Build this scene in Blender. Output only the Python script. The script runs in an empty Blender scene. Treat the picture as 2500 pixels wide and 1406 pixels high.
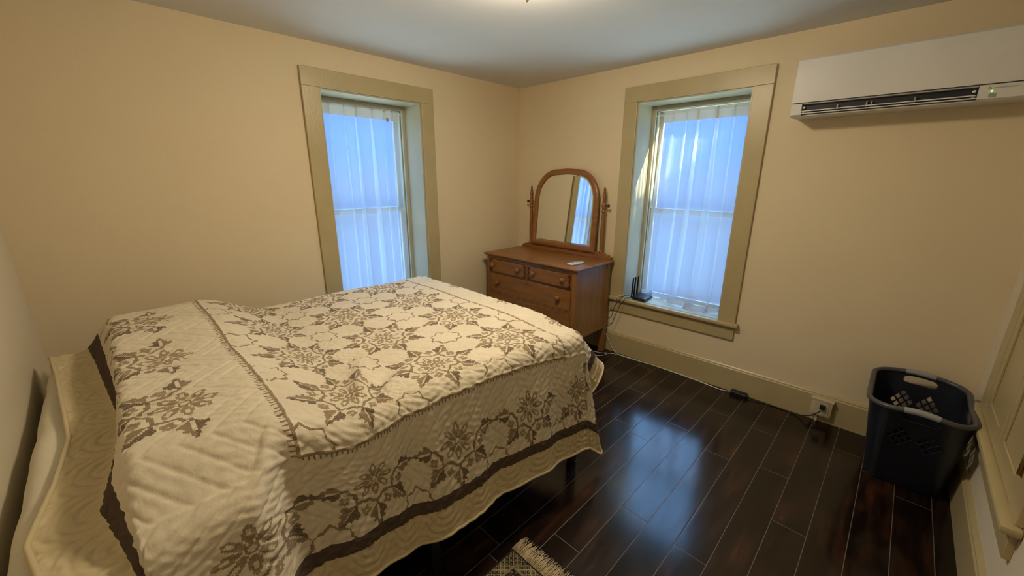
import bpy, bmesh, math, random
import numpy as np
from mathutils import Vector, Matrix

random.seed(7)
np.random.seed(7)
scene = bpy.context.scene
COL = scene.collection
PI = math.pi

# ------------------------------------------------------------------ camera
CAM_POS = Vector((-3.1104, -2.953, 1.5585))
YAW, PITCH, ROLL, FPX = 0.7756, -0.2723, 0.0037, 967.31
cam_data = bpy.data.cameras.new('camera')
cam_data.sensor_fit = 'HORIZONTAL'
cam_data.sensor_width = 36.0
cam_data.lens = FPX / 2500.0 * 36.0
cam_data.clip_start = 0.02
cam_data.clip_end = 200
cam = bpy.data.objects.new('camera', cam_data)
COL.objects.link(cam)
fw = Vector((math.cos(YAW) * math.cos(PITCH), math.sin(YAW) * math.cos(PITCH), math.sin(PITCH)))
rt0 = Vector((math.sin(YAW), -math.cos(YAW), 0))
up0 = rt0.cross(fw)
rt = math.cos(ROLL) * rt0 + math.sin(ROLL) * up0
up = -math.sin(ROLL) * rt0 + math.cos(ROLL) * up0
rot = Matrix((rt, up, -fw)).transposed().to_4x4()
cam.matrix_world = Matrix.Translation(CAM_POS) @ rot
scene.camera = cam

# ------------------------------------------------------------------ view, sky, light
scene.view_settings.view_transform = 'Standard'
scene.view_settings.look = 'None'
scene.view_settings.exposure = 0.0
scene.view_settings.gamma = 1.0
scene.view_settings.use_curve_mapping = False

world = bpy.data.worlds.new('sky')
scene.world = world
world.use_nodes = True
wn = world.node_tree
bgn = wn.nodes['Background']
# hazy blue sky, brighter high up; pale sunlit ground close to the house below the horizon
_tc = wn.nodes.new('ShaderNodeTexCoord')
_sp = wn.nodes.new('ShaderNodeSeparateXYZ')
_mr = wn.nodes.new('ShaderNodeMapRange')
_mr.inputs['From Min'].default_value = -1.0
_mr.inputs['From Max'].default_value = 1.0
_cr = wn.nodes.new('ShaderNodeValToRGB')
SKY_STOPS = [(-0.62, (0.46, 0.63, 0.68)), (-0.40, (0.46, 0.63, 0.68)), (-0.27, (0.022, 0.036, 0.070)), (-0.02, (0.020, 0.038, 0.085)),
             (0.06, (0.008, 0.036, 0.120)), (0.34, (0.009, 0.040, 0.130)), (0.55, (0.25, 0.52, 0.98)), (0.85, (0.25, 0.52, 0.98))]
_els = _cr.color_ramp.elements
while len(_els) > 1:
    _els.remove(_els[-1])
for _i, (_z, _c) in enumerate(SKY_STOPS):
    _e = _els[0] if _i == 0 else _els.new((_z + 1) / 2)
    _e.position = (_z + 1) / 2
    _e.color = (*_c, 1)
wn.links.new(_tc.outputs['Generated'], _sp.inputs[0])
wn.links.new(_sp.outputs['Z'], _mr.inputs['Value'])
wn.links.new(_mr.outputs[0], _cr.inputs[0])
wn.links.new(_cr.outputs[0], bgn.inputs['Color'])
bgn.inputs['Strength'].default_value = 12.0

LAMP_COLOR = (1.0, 0.84, 0.59)
LAMP_STRENGTH = 92.0
SUN_STRENGTH = 24.0

sun = bpy.data.lights.new('sun', 'SUN')
sun.energy = SUN_STRENGTH
sun.angle = math.radians(0.6)
sun.color = (1.0, 0.93, 0.62)
sun_ob = bpy.data.objects.new('sun', sun)
COL.objects.link(sun_ob)
SUN_DIR = Vector((-0.30, 0.75, -0.60)).normalized()       # direction the light travels
sun_ob.rotation_euler = SUN_DIR.to_track_quat('-Z', 'Y').to_euler()
sun_ob.location = (6, -6, 6)

def portal(name, loc, rot_e, sx, sy):
    l = bpy.data.lights.new(name, 'AREA')
    l.shape = 'RECTANGLE'
    l.size, l.size_y = sx, sy
    l.cycles.is_portal = True
    o = bpy.data.objects.new(name, l)
    o.location = loc
    o.rotation_euler = rot_e
    COL.objects.link(o)
    return o

# ------------------------------------------------------------------ room dimensions
H = 2.4
LA = -3.4515          # wall_left plane (x)
LB = -3.405           # wall_front plane (y)
TH = 0.32             # outer wall thickness

# ------------------------------------------------------------------ material helpers
MATS = {}
def mat(name, color=(0.8, 0.8, 0.8), rough=0.5, metal=0.0, spec=0.5, build=None):
    if name in MATS:
        return MATS[name]
    m = bpy.data.materials.new(name)
    m.use_nodes = True
    nt = m.node_tree
    p = nt.nodes['Principled BSDF']
    p.inputs['Base Color'].default_value = (*color, 1)
    p.inputs['Roughness'].default_value = rough
    p.inputs['Metallic'].default_value = metal
    p.inputs['Specular IOR Level'].default_value = spec
    if build:
        build(nt, p)
    MATS[name] = m
    return m

def N(nt, t, **kw):
    n = nt.nodes.new(t)
    for k, v in kw.items():
        setattr(n, k, v)
    return n

def L(nt, a, b):
    nt.links.new(a, b)

def M_(nt, op, a, b=None, c=None):
    n = N(nt, 'ShaderNodeMath', operation=op)
    for i, v in enumerate((a, b, c)):
        if v is None:
            continue
        if isinstance(v, (int, float)):
            n.inputs[i].default_value = v
        else:
            L(nt, v, n.inputs[i])
    return n.outputs[0]

def ramp(nt, fac, stops, interp='LINEAR'):
    r = N(nt, 'ShaderNodeValToRGB')
    r.color_ramp.interpolation = interp
    els = r.color_ramp.elements
    while len(els) > 1:
        els.remove(els[-1])
    els[0].position = stops[0][0]
    els[0].color = (*stops[0][1], 1) if len(stops[0][1]) == 3 else stops[0][1]
    for pos, c in stops[1:]:
        e = els.new(pos)
        e.color = (*c, 1) if len(c) == 3 else c
    L(nt, fac, r.inputs[0])
    return r.outputs[0]

def noise(nt, vec, scale, detail=3, rough=0.5):
    n = N(nt, 'ShaderNodeTexNoise')
    n.inputs['Scale'].default_value = scale
    n.inputs['Detail'].default_value = detail
    n.inputs['Roughness'].default_value = rough
    if vec is not None:
        L(nt, vec, n.inputs['Vector'])
    return n.outputs[0]

def bump(nt, p, height, strength=0.2, dist=0.01):
    b = N(nt, 'ShaderNodeBump')
    b.inputs['Strength'].default_value = strength
    b.inputs['Distance'].default_value = dist
    L(nt, height, b.inputs['Height'])
    L(nt, b.outputs[0], p.inputs['Normal'])
    return b

def mapped(nt, scale=(1, 1, 1), src='Object'):
    tc = N(nt, 'ShaderNodeTexCoord')
    mp = N(nt, 'ShaderNodeMapping')
    mp.inputs['Scale'].default_value = scale
    L(nt, tc.outputs[src], mp.inputs['Vector'])
    return mp.outputs[0]

def paint(c1, c2, scale=3.0, bs=0.12, bscale=120, bdist=0.002):
    def f(nt, p):
        v = mapped(nt)
        n = noise(nt, v, scale, 4)
        L(nt, ramp(nt, n, [(0.35, c1), (0.65, c2)]), p.inputs['Base Color'])
        bump(nt, p, noise(nt, v, bscale, 3), bs, bdist)
    return f

M_WALL = mat('cream_wall_paint', rough=0.75, spec=0.25, build=paint((0.74, 0.62, 0.42), (0.765, 0.645, 0.44), 1.3, 0.25, 90))
M_WALL2 = mat('pale_grey_cream_wall_paint', rough=0.75, spec=0.25, build=paint((0.72, 0.64, 0.49), (0.745, 0.665, 0.51), 1.3, 0.25, 90))
M_CEIL = mat('white_ceiling_paint', rough=0.8, spec=0.2, build=paint((0.70, 0.69, 0.68), (0.74, 0.73, 0.72), 1.5, 0.15, 60))
def trim_build(nt, p):
    v = mapped(nt)
    n = noise(nt, v, 5, 4)
    L(nt, ramp(nt, n, [(0.3, (0.45, 0.365, 0.19)), (0.7, (0.49, 0.40, 0.215))]), p.inputs['Base Color'])
    bump(nt, p, noise(nt, mapped(nt, (30, 30, 8)), 3, 4), 0.35, 0.003)
M_TRIM = mat('olive_gloss_trim_paint', rough=0.34, spec=0.5, build=trim_build)
M_JAMB = mat('pale_jamb_paint', rough=0.35, spec=0.5, build=paint((0.46, 0.42, 0.29), (0.50, 0.46, 0.32), 4, 0.2, 40))
M_SASH = mat('sash_paint', rough=0.4, build=paint((0.42, 0.40, 0.29), (0.46, 0.43, 0.32), 4, 0.2, 40))

def glass_build(name):
    m = bpy.data.materials.new(name)
    m.use_nodes = True
    nt = m.node_tree
    nt.nodes.remove(nt.nodes['Principled BSDF'])
    out = nt.nodes['Material Output']
    tr = N(nt, 'ShaderNodeBsdfTransparent')
    tr.inputs[0].default_value = (0.95, 0.97, 0.97, 1)
    gl = N(nt, 'ShaderNodeBsdfGlossy')
    gl.inputs['Roughness'].default_value = 0.02
    mx = N(nt, 'ShaderNodeMixShader')
    mx.inputs[0].default_value = 0.07
    L(nt, tr.outputs[0], mx.inputs[1])
    L(nt, gl.outputs[0], mx.inputs[2])
    L(nt, mx.outputs[0], out.inputs[0])
    return m
M_GLASS = glass_build('window_glass')

def sheer(name, trans, tcol, dcol, diff, transp):
    m = bpy.data.materials.new(name)
    m.use_nodes = True
    nt = m.node_tree
    nt.nodes.remove(nt.nodes['Principled BSDF'])
    out = nt.nodes['Material Output']
    t = N(nt, 'ShaderNodeBsdfTranslucent')
    t.inputs[0].default_value = (*tcol, 1)
    d = N(nt, 'ShaderNodeBsdfDiffuse')
    d.inputs[0].default_value = (*dcol, 1)
    tp = N(nt, 'ShaderNodeBsdfTransparent')
    m1 = N(nt, 'ShaderNodeMixShader')
    m1.inputs[0].default_value = diff / (diff + trans)
    L(nt, t.outputs[0], m1.inputs[1])
    L(nt, d.outputs[0], m1.inputs[2])
    m2 = N(nt, 'ShaderNodeMixShader')
    m2.inputs[0].default_value = transp
    L(nt, m1.outputs[0], m2.inputs[1])
    L(nt, tp.outputs[0], m2.inputs[2])
    v = mapped(nt)
    b = N(nt, 'ShaderNodeBump')
    b.inputs['Strength'].default_value = 0.15
    b.inputs['Distance'].default_value = 0.002
    L(nt, noise(nt, v, 300, 2), b.inputs['Height'])
    L(nt, b.outputs[0], t.inputs['Normal'])
    L(nt, b.outputs[0], d.inputs['Normal'])
    L(nt, m2.outputs[0], out.inputs[0])
    return m
M_SHEER = sheer('white_sheer_curtain_cloth', 0.30, (0.54, 0.70, 0.90), (0.62, 0.65, 0.70), 0.70, 0.57)
M_HEAD = sheer('doubled_curtain_header_cloth', 0.25, (0.70, 0.70, 0.68), (0.58, 0.56, 0.51), 0.75, 0.01)

M_HEM = sheer('folded_curtain_hem_cloth', 0.45, (0.66, 0.72, 0.80), (0.62, 0.62, 0.64), 0.55, 0.12)

# dark plank floor
ROW = 0.1365
def floor_build(nt, p):
    g = N(nt, 'ShaderNodeNewGeometry')
    sp = N(nt, 'ShaderNodeSeparateXYZ')
    L(nt, g.outputs['Position'], sp.inputs[0])
    X, Y = sp.outputs[0], sp.outputs[1]
    ry = M_(nt, 'DIVIDE', M_(nt, 'ADD', Y, 2.09 + ROW * 40), ROW)
    row = M_(nt, 'FLOOR', ry)
    fy = M_(nt, 'FRACT', ry)
    wn_ = N(nt, 'ShaderNodeTexWhiteNoise', noise_dimensions='1D')
    L(nt, row, wn_.inputs['W'])
    # joint offset of each row: random, but the rows by the rug and window keep the joints seen there
    known = {39: -1.948, 38: -1.594, 37: -0.86, 36: -1.623, 35: -0.795, 34: -1.165, 33: -0.30}
    off = M_(nt, 'MULTIPLY', wn_.outputs['Value'], 1.2)
    for r_, xj in known.items():
        sel = M_(nt, 'COMPARE', row, float(r_), 0.3)
        off = M_(nt, 'ADD', M_(nt, 'MULTIPLY', off, M_(nt, 'SUBTRACT', 1.0, sel)), M_(nt, 'MULTIPLY', sel, xj))
    rx = M_(nt, 'DIVIDE', M_(nt, 'ADD', M_(nt, 'SUBTRACT', X, off), 12.0), 1.2)
    fx = M_(nt, 'FRACT', rx)
    colr = M_(nt, 'FLOOR', rx)
    ey = M_(nt, 'MULTIPLY', M_(nt, 'MINIMUM', fy, M_(nt, 'SUBTRACT', 1.0, fy)), ROW)
    ex = M_(nt, 'MULTIPLY', M_(nt, 'MINIMUM', fx, M_(nt, 'SUBTRACT', 1.0, fx)), 1.2)
    edge = M_(nt, 'MINIMUM', ey, ex)
    groove = M_(nt, 'LESS_THAN', edge, 0.0016)
    wn2 = N(nt, 'ShaderNodeTexWhiteNoise', noise_dimensions='2D')
    cb = N(nt, 'ShaderNodeCombineXYZ')
    L(nt, row, cb.inputs[0]); L(nt, colr, cb.inputs[1])
    L(nt, cb.outputs[0], wn2.inputs['Vector'])
    # grain, stretched along the planks and shifted per plank
    cv = N(nt, 'ShaderNodeCombineXYZ')
    L(nt, M_(nt, 'MULTIPLY', X, 2.2), cv.inputs[0])
    L(nt, M_(nt, 'MULTIPLY', Y, 16.0), cv.inputs[1])
    L(nt, M_(nt, 'MULTIPLY', wn2.outputs['Value'], 30.0), cv.inputs[2])
    grain = noise(nt, cv.outputs[0], 2.0, 6, 0.6)
    cv2 = N(nt, 'ShaderNodeCombineXYZ')
    L(nt, M_(nt, 'MULTIPLY', X, 2.5), cv2.inputs[0])
    L(nt, M_(nt, 'MULTIPLY', Y, 6.0), cv2.inputs[1])
    L(nt, M_(nt, 'MULTIPLY', wn2.outputs['Value'], 17.0), cv2.inputs[2])
    blot = noise(nt, cv2.outputs[0], 1.2, 3, 0.5)
    mixv = M_(nt, 'ADD', M_(nt, 'MULTIPLY', grain, 0.45), M_(nt, 'MULTIPLY', blot, 0.55))
    col = ramp(nt, mixv, [(0.30, (0.0045, 0.0025, 0.0020)), (0.50, (0.010, 0.005, 0.0035)), (0.60, (0.030, 0.012, 0.006)), (0.72, (0.070, 0.026, 0.010))])
    mixc = N(nt, 'ShaderNodeMixRGB')
    L(nt, groove, mixc.inputs[0])
    L(nt, col, mixc.inputs[1])
    mixc.inputs[2].default_value = (0.12, 0.095, 0.075, 1)
    L(nt, mixc.outputs[0], p.inputs['Base Color'])
    rg = M_(nt, 'ADD', M_(nt, 'MULTIPLY', grain, 0.16), 0.09)
    rg2 = M_(nt, 'ADD', rg, M_(nt, 'MULTIPLY', groove, 0.4))
    L(nt, rg2, p.inputs['Roughness'])
    hgt = M_(nt, 'ADD', M_(nt, 'MULTIPLY', grain, 0.25), M_(nt, 'MULTIPLY', M_(nt, 'MINIMUM', M_(nt, 'DIVIDE', edge, 0.004), 1.0), 0.4))
    bump(nt, p, hgt, 0.18, 0.002)
M_FLOOR = mat('dark_plank_laminate', rough=0.2, spec=0.52, build=floor_build)

def wood_build(axis, c=((0.195, 0.078, 0.020), (0.26, 0.108, 0.028), (0.32, 0.140, 0.038))):
    def f(nt, p):
        sc = {'x': (1.3, 12, 12), 'y': (12, 1.3, 12), 'z': (12, 12, 1.3)}[axis]
        v = mapped(nt, sc)
        n = noise(nt, v, 2.0, 6, 0.6)
        v2 = mapped(nt, tuple(s * 4 for s in sc))
        n2 = noise(nt, v2, 2.5, 3, 0.6)
        f_ = M_(nt, 'ADD', M_(nt, 'MULTIPLY', n, 0.75), M_(nt, 'MULTIPLY', n2, 0.25))
        L(nt, ramp(nt, f_, [(0.32, c[0]), (0.5, c[1]), (0.68, c[2])]), p.inputs['Base Color'])
        bump(nt, p, n2, 0.08, 0.001)
    return f
M_WOODY = mat('oak_grain_across', rough=0.33, build=wood_build('y'))
M_WOODX = mat('oak_grain_deep', rough=0.33, build=wood_build('x'))
M_WOODZ = mat('oak_grain_upright', rough=0.33, build=wood_build('z'))
M_WOODD = mat('dark_oak_and_gap_shade', rough=0.4, build=wood_build('z', ((0.030, 0.011, 0.004), (0.045, 0.017, 0.006), (0.065, 0.026, 0.008))))  # carving tone darkened to stand for the shaded gaps around the drawers
M_MIRROR = mat('mirror_silver', (0.88, 0.90, 0.88), 0.01, 1.0)
M_BLACKMETAL = mat('black_metal', (0.006, 0.006, 0.007), 0.4, 0.0, build=paint((0.005, 0.005, 0.006), (0.008, 0.008, 0.009), 8, 0.1, 80))
M_SHEET = mat('white_sheet_cloth', rough=0.85, spec=0.2, build=paint((0.74, 0.69, 0.55), (0.79, 0.74, 0.60), 6, 0.3, 60, 0.004))
M_WHITEPL = mat('white_plastic', rough=0.35, build=paint((0.70, 0.69, 0.66), (0.73, 0.72, 0.69), 5, 0.02, 60))
M_GREYPL = mat('grey_plastic', rough=0.4, build=paint((0.34, 0.33, 0.31), (0.37, 0.36, 0.34), 5, 0.02, 60))
M_VOID = mat('dark_vent_plastic', (0.012, 0.012, 0.022), 0.5, build=paint((0.010, 0.010, 0.020), (0.014, 0.014, 0.026), 8, 0.02, 60))
M_BLACKPL = mat('black_plastic', rough=0.38, build=paint((0.010, 0.010, 0.012), (0.015, 0.015, 0.018), 8, 0.06, 150))
M_NAVY = mat('dark_navy_plastic', rough=0.42, build=paint((0.010, 0.012, 0.022), (0.014, 0.017, 0.030), 8, 0.05, 150))
M_RIM = mat('charcoal_rim_plastic', rough=0.38, build=paint((0.060, 0.062, 0.072), (0.075, 0.077, 0.088), 8, 0.05, 150))
M_GRIP = mat('light_grey_grip', rough=0.5, build=paint((0.27, 0.27, 0.28), (0.31, 0.31, 0.32), 8, 0.1, 150))
M_CABLEW = mat('white_cable_rubber', rough=0.45, build=paint((0.60, 0.57, 0.52), (0.66, 0.63, 0.58), 8, 0.05, 100))
M_CABLEB = mat('black_cable_rubber', rough=0.45, build=paint((0.010, 0.010, 0.010), (0.016, 0.016, 0.016), 8, 0.05, 100))
M_IVORY = mat('ivory_plastic', rough=0.4, build=paint((0.54, 0.47, 0.31), (0.58, 0.51, 0.34), 8, 0.05, 80))
M_BRASS = mat('aged_brass', (0.45, 0.30, 0.10), 0.35, 1.0)
M_STEEL = mat('bright_steel', (0.6, 0.58, 0.54), 0.3, 1.0)

def emis(name, color, strength):
    m = bpy.data.materials.new(name)
    m.use_nodes = True
    nt = m.node_tree
    p = nt.nodes['Principled BSDF']
    p.inputs['Base Color'].default_value = (0.9, 0.85, 0.75, 1)
    p.inputs['Emission Color'].default_value = (*color, 1)
    p.inputs['Emission Strength'].default_value = strength
    return m

# ------------------------------------------------------------------ mesh helpers
class MB:
    """collects shapes into one bmesh; build() links it as one object"""
    def __init__(self):
        self.bm = bmesh.new()

    def box(self, a, b, bevel=0.0, seg=2):
        x0, x1 = sorted((a[0], b[0])); y0, y1 = sorted((a[1], b[1])); z0, z1 = sorted((a[2], b[2]))
        r = bmesh.ops.create_cube(self.bm, size=1.0)
        vs = r['verts']
        for v in vs:
            v.co = Vector(((x0 + x1) / 2 + v.co.x * (x1 - x0), (y0 + y1) / 2 + v.co.y * (y1 - y0), (z0 + z1) / 2 + v.co.z * (z1 - z0)))
        if bevel > 0:
            es = list({e for v in vs for e in v.link_edges})
            bmesh.ops.bevel(self.bm, geom=es, offset=bevel, segments=seg, profile=0.5, affect='EDGES')
        return self

    def prism(self, pts, axis, a, b):
        """polygon pts (2d, in the two other axes, cyclic order) extruded along axis from a to b"""
        def P(p, t):
            if axis == 'x': return (t, p[0], p[1])
            if axis == 'y': return (p[0], t, p[1])
            return (p[0], p[1], t)
        va = [self.bm.verts.new(P(p, a)) for p in pts]
        vb = [self.bm.verts.new(P(p, b)) for p in pts]
        n = len(pts)
        self.bm.faces.new(va)
        self.bm.faces.new(vb[::-1])
        for i in range(n):
            self.bm.faces.new((va[i], vb[i], vb[(i + 1) % n], va[(i + 1) % n]))
        return self

    def lathe(self, prof, center, axis='z', n=20):
        """prof: list of (radius, height along axis)"""
        cx, cy, cz = center
        rings = []
        for r, h in prof:
            ring = []
            for k in range(n):
                t = 2 * PI * k / n
                u, w = r * math.cos(t), r * math.sin(t)
                if axis == 'z': co = (cx + u, cy + w, cz + h)
                elif axis == 'x': co = (cx + h, cy + u, cz + w)
                else: co = (cx + u, cy + h, cz + w)
                ring.append(self.bm.verts.new(co))
            rings.append(ring)
        for i in range(len(rings) - 1):
            for k in range(n):
                self.bm.faces.new((rings[i][k], rings[i][(k + 1) % n], rings[i + 1][(k + 1) % n], rings[i + 1][k]))
        self.bm.faces.new(rings[0][::-1])
        self.bm.faces.new(rings[-1])
        return self

    def tube(self, pts, r, n=8, closed=False, squash=1.0):
        pts = [Vector(p) for p in pts]
        m = len(pts)
        rings = []
        prev = None
        for i, p in enumerate(pts):
            if closed:
                t = pts[(i + 1) % m] - pts[i - 1]
            else:
                t = pts[min(i + 1, m - 1)] - pts[max(i - 1, 0)]
            if t.length < 1e-9: t = Vector((0, 0, 1))
            t.normalize()
            if prev is None:
                ref = Vector((0, 0, 1)) if abs(t.z) < 0.9 else Vector((1, 0, 0))
                u = t.cross(ref).normalized()
            else:
                u = prev - t * prev.dot(t)
                u = u.normalized() if u.length > 1e-6 else t.orthogonal().normalized()
            prev = u
            w = t.cross(u)
            rr = r[i] if isinstance(r, (list, tuple)) else r
            rings.append([self.bm.verts.new(p + u * rr * math.cos(2 * PI * k / n) + w * rr * squash * math.sin(2 * PI * k / n)) for k in range(n)])
        rng = range(m) if closed else range(m - 1)
        for i in rng:
            a, b = rings[i], rings[(i + 1) % m]
            for k in range(n):
                self.bm.faces.new((a[k], a[(k + 1) % n], b[(k + 1) % n], b[k]))
        if not closed:
            self.bm.faces.new(rings[0][::-1])
            self.bm.faces.new(rings[-1])
        return self

    def build(self, name, material, parent=None, smooth=None, local=True):
        bmesh.ops.recalc_face_normals(self.bm, faces=self.bm.faces[:])
        me = bpy.data.meshes.new(name)
        self.bm.to_mesh(me)
        self.bm.free()
        return link_mesh(name, me, material, parent, smooth)

def link_mesh(name, me, material, parent=None, smooth=None):
    me.materials.append(material)
    if smooth is not None and len(me.polygons):
        me.shade_smooth()
        if smooth < 180:
            me.set_sharp_from_angle(angle=math.radians(smooth))
    o = bpy.data.objects.new(name, me)
    COL.objects.link(o)
    if parent is not None:
        o.parent = parent
        # geometry is given in world coordinates: undo the parents' placement
        o.matrix_parent_inverse = world_of(parent).inverted()
    return o

def world_of(o):
    m = o.matrix_basis.copy()
    while o.parent:
        m = o.parent.matrix_basis @ o.matrix_parent_inverse @ m
        o = o.parent
    return m

def tag(o, label=None, cat=None, group=None, kind=None):
    if label: o['label'] = label
    if cat: o['category'] = cat
    if group: o['group'] = group
    if kind: o['kind'] = kind
    return o

def thing(name, label, cat, loc=(0, 0, 0), group=None, kind=None):
    o = bpy.data.objects.new(name, None)
    o.empty_display_size = 0.05
    o.location = loc
    COL.objects.link(o)
    return tag(o, label, cat, group, kind)

def spline(pts, n=12):
    """Catmull-Rom through pts"""
    P = [Vector(p) for p in pts]
    out = []
    for i in range(len(P) - 1):
        p0, p1, p2, p3 = P[max(i - 1, 0)], P[i], P[i + 1], P[min(i + 2, len(P) - 1)]
        for k in range(n):
            t = k / n
            out.append(0.5 * ((2 * p1) + (-p0 + p2) * t + (2 * p0 - 5 * p1 + 4 * p2 - p3) * t * t + (-p0 + 3 * p1 - 3 * p2 + p3) * t ** 3))
    out.append(P[-1])
    return out

# ================================================================== ROOM SHELL
# openings
AX0, AX1 = -1.950, -1.160       # window in the back wall (y = 0)
BY0, BY1 = -2.097, -1.288       # window in the right wall (x = 0)
OZ0, OZ1 = 0.515, 2.130

f = MB().box((LA - 0.2, LB - 0.4, -0.12), (TH, TH, 0.0)).build('floor', M_FLOOR)
tag(f, 'dark reddish brown glossy plank floor with thin pale joints', 'floor', kind='structure')
c = MB().box((LA - 0.2, LB - 0.4, H), (TH, TH, H + 0.12)).build('ceiling', M_CEIL)
tag(c, 'plain white plaster ceiling over the whole bedroom', 'ceiling', kind='structure')

w = MB()
w.box((LA - 0.2, 0, 0), (AX0, TH, H)).box((AX1, 0, 0), (TH, TH, H)).box((AX0, 0, 0), (AX1, TH, OZ0)).box((AX0, 0, OZ1), (AX1, TH, H))
tag(w.build('wall_back', M_WALL), 'cream painted wall behind the bed with the left window', 'wall', kind='structure')
w = MB()
w.box((0, LB - 0.4, 0), (TH, BY0, H)).box((0, BY1, 0), (TH, 0, H)).box((0, BY0, 0), (TH, BY1, OZ0)).box((0, BY0, OZ1), (TH, BY1, H))
tag(w.build('wall_right', M_WALL), 'cream painted wall with the dresser, right window and air conditioner', 'wall', kind='structure')
tag(MB().box((LA - 0.2, LB - 0.4, 0), (LA, 0, H)).build('wall_left', M_WALL2), 'cream painted wall at the head of the bed', 'wall', kind='structure')
tag(MB().box((LA, LB - 0.4, 0), (0, LB, H)).build('wall_front', M_WALL2), 'cream painted wall at the far right edge beside the laundry basket', 'wall', kind='structure')

# baseboards with a small cap moulding
def baseboard(name, label, p0, p1, nrm):
    """p0,p1: 2d end points on the wall plane; nrm: 2d direction into the room"""
    mb = MB()
    prof = [(0, 0), (0.022, 0), (0.022, 0.172), (0.017, 0.180), (0.017, 0.186), (0.009, 0.196), (0, 0.1976)]
    va, vb = [], []
    for d, z in prof:
        va.append(mb.bm.verts.new((p0[0] + nrm[0] * d, p0[1] + nrm[1] * d, z)))
        vb.append(mb.bm.verts.new((p1[0] + nrm[0] * d, p1[1] + nrm[1] * d, z)))
    n = len(prof)
    for i in range(n):
        mb.bm.faces.new((va[i], va[(i + 1) % n], vb[(i + 1) % n], vb[i]))
    mb.bm.faces.new(va[::-1]); mb.bm.faces.new(vb)
    return tag(mb.build(name, M_TRIM), label, 'baseboard', kind='structure')
baseboard('baseboard_right', 'olive tan baseboard under the right window', (0, LB), (0, 0), (-1, 0))
baseboard('baseboard_back', 'olive tan baseboard behind the bed', (LA, 0), (-0.022, 0), (0, -1))
baseboard('baseboard_left', 'olive tan baseboard at the head of the bed', (LA, LB), (LA, -0.022), (1, 0))
baseboard('baseboard_front', 'olive tan baseboard below the panelled recess at far right', (LA + 0.022, LB), (-0.022, LB), (0, 1))

# ------------------------------------------------------------------ windows
def window(name, label, o0, o1, place, stool_out=0.05):
    """o0<o1: opening along the wall; place(u, d, z) -> world, d>0 outward, d<0 into the room"""
    root = thing(name, label, 'window', place((o0 + o1) / 2, 0, OZ0), kind='structure')
    def bx(mb, u0, u1, d0, d1, z0, z1, bev=0.0):
        mb.box(place(u0, d0, z0), place(u1, d1, z1), bev)
    CW = 0.113
    # flat casing boards
    for nm, (u0, u1, z0, z1) in (('side', (o0 - CW, o0, OZ0, OZ1)), ('side', (o1, o1 + CW, OZ0, OZ1)), ('head', (o0 - CW, o1 + CW, OZ1, OZ1 + CW))):
        mb = MB(); bx(mb, u0, u1, -0.022, 0.0, z0, z1, 0.003)
        mb.build('casing', M_TRIM, root)
    # stool and apron
    mb = MB(); bx(mb, o0 - CW - 0.025, o1 + CW + 0.025, -stool_out, 0.0, OZ0 - 0.014, OZ0 + 0.016, 0.009)
    mb.build('stool', M_TRIM, root, smooth=40)
    mb = MB(); bx(mb, o0 - CW, o1 + CW, -0.02, 0.0, OZ0 - 0.115, OZ0 - 0.014, 0.002)
    mb.build('apron', M_TRIM, root)
    # deep jambs, head and inner sill, painted pale
    D = 0.25
    sp = 0.016
    mb = MB()
    for (u, sgn) in ((o0, 1), (o1, -1)):
        q = [(u, -0.004), (u + sgn * 0.012, -0.004), (u + sgn * (0.012 + sp), D), (u, D)]
        va = [mb.bm.verts.new(place(a, d, OZ0)) for a, d in q]
        vb = [mb.bm.verts.new(place(a, d, OZ1)) for a, d in q]
        for i in range(4):
            mb.bm.faces.new((va[i], va[(i + 1) % 4], vb[(i + 1) % 4], vb[i]))
        mb.bm.faces.new(va); mb.bm.faces.new(vb[::-1])
    bx(mb, o0 + 0.012, o1 - 0.012, -0.004, D, OZ1 - 0.012, OZ1)
    mb.build('jamb', M_JAMB, root)
    mb = MB(); bx(mb, o0 + 0.001, o1 - 0.001, 0.0, D + 0.07, OZ0 - 0.01, OZ0 + 0.0155)
    mb.build('sill', M_JAMB, root)
    # stops / pulley stiles, stepped toward the glass
    mb = MB()
    for (w0, w1, d0, d1) in ((0.012, 0.052, 0.205, 0.225), (0.012, 0.054, 0.245, TH)):
        bx(mb, o0 + w0, o0 + w1, d0, d1, OZ0 + 0.0155, OZ1 - 0.012, 0.003)
        bx(mb, o1 - w1, o1 - w0, d0, d1, OZ0 + 0.0155, OZ1 - 0.012, 0.003)
        bx(mb, o0 + w1, o1 - w1, d0, d1, OZ1 - w1 + 0.006, OZ1 - 0.012, 0.003)
    mb.build('stop', M_SASH, root)
    # two sashes
    zi0, zi1 = OZ0 + 0.0155, OZ1 - 0.048
    zm = 1.285
    a, b = o0 + 0.054, o1 - 0.054
    for nm, z0, z1, d0 in (('lower', zi0, zm + 0.02, 0.268), ('upper', zm - 0.02, zi1, 0.293)):
        mb = MB(); d1 = d0 + 0.024; s = 0.030
        bx(mb, a, a + s, d0, d1, z0, z1); bx(mb, b - s, b, d0, d1, z0, z1)
        bx(mb, a + s, b - s, d0, d1, z0, z0 + (0.026 if nm == 'lower' else 0.04))
        bx(mb, a + s, b - s, d0, d1, z1 - 0.04, z1)
        so = mb.build('sash', M_SASH, root)
        mb = MB(); bx(mb, a + s - 0.004, b - s + 0.004, d0 + 0.010, d0 + 0.014, z0 + 0.022, z1 - 0.036)
        mb.build('pane', M_GLASS, so)
    return root

placeA = lambda u, d, z: Vector((u, d, z))
placeB = lambda u, d, z: Vector((d, u, z))
window('window_1', 'tall window in the back wall above the bed, olive tan casing', AX0, AX1, placeA)
window('window_2', 'tall window in the right wall beside the dresser, olive tan casing with stool', BY0, BY1, placeB)

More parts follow.
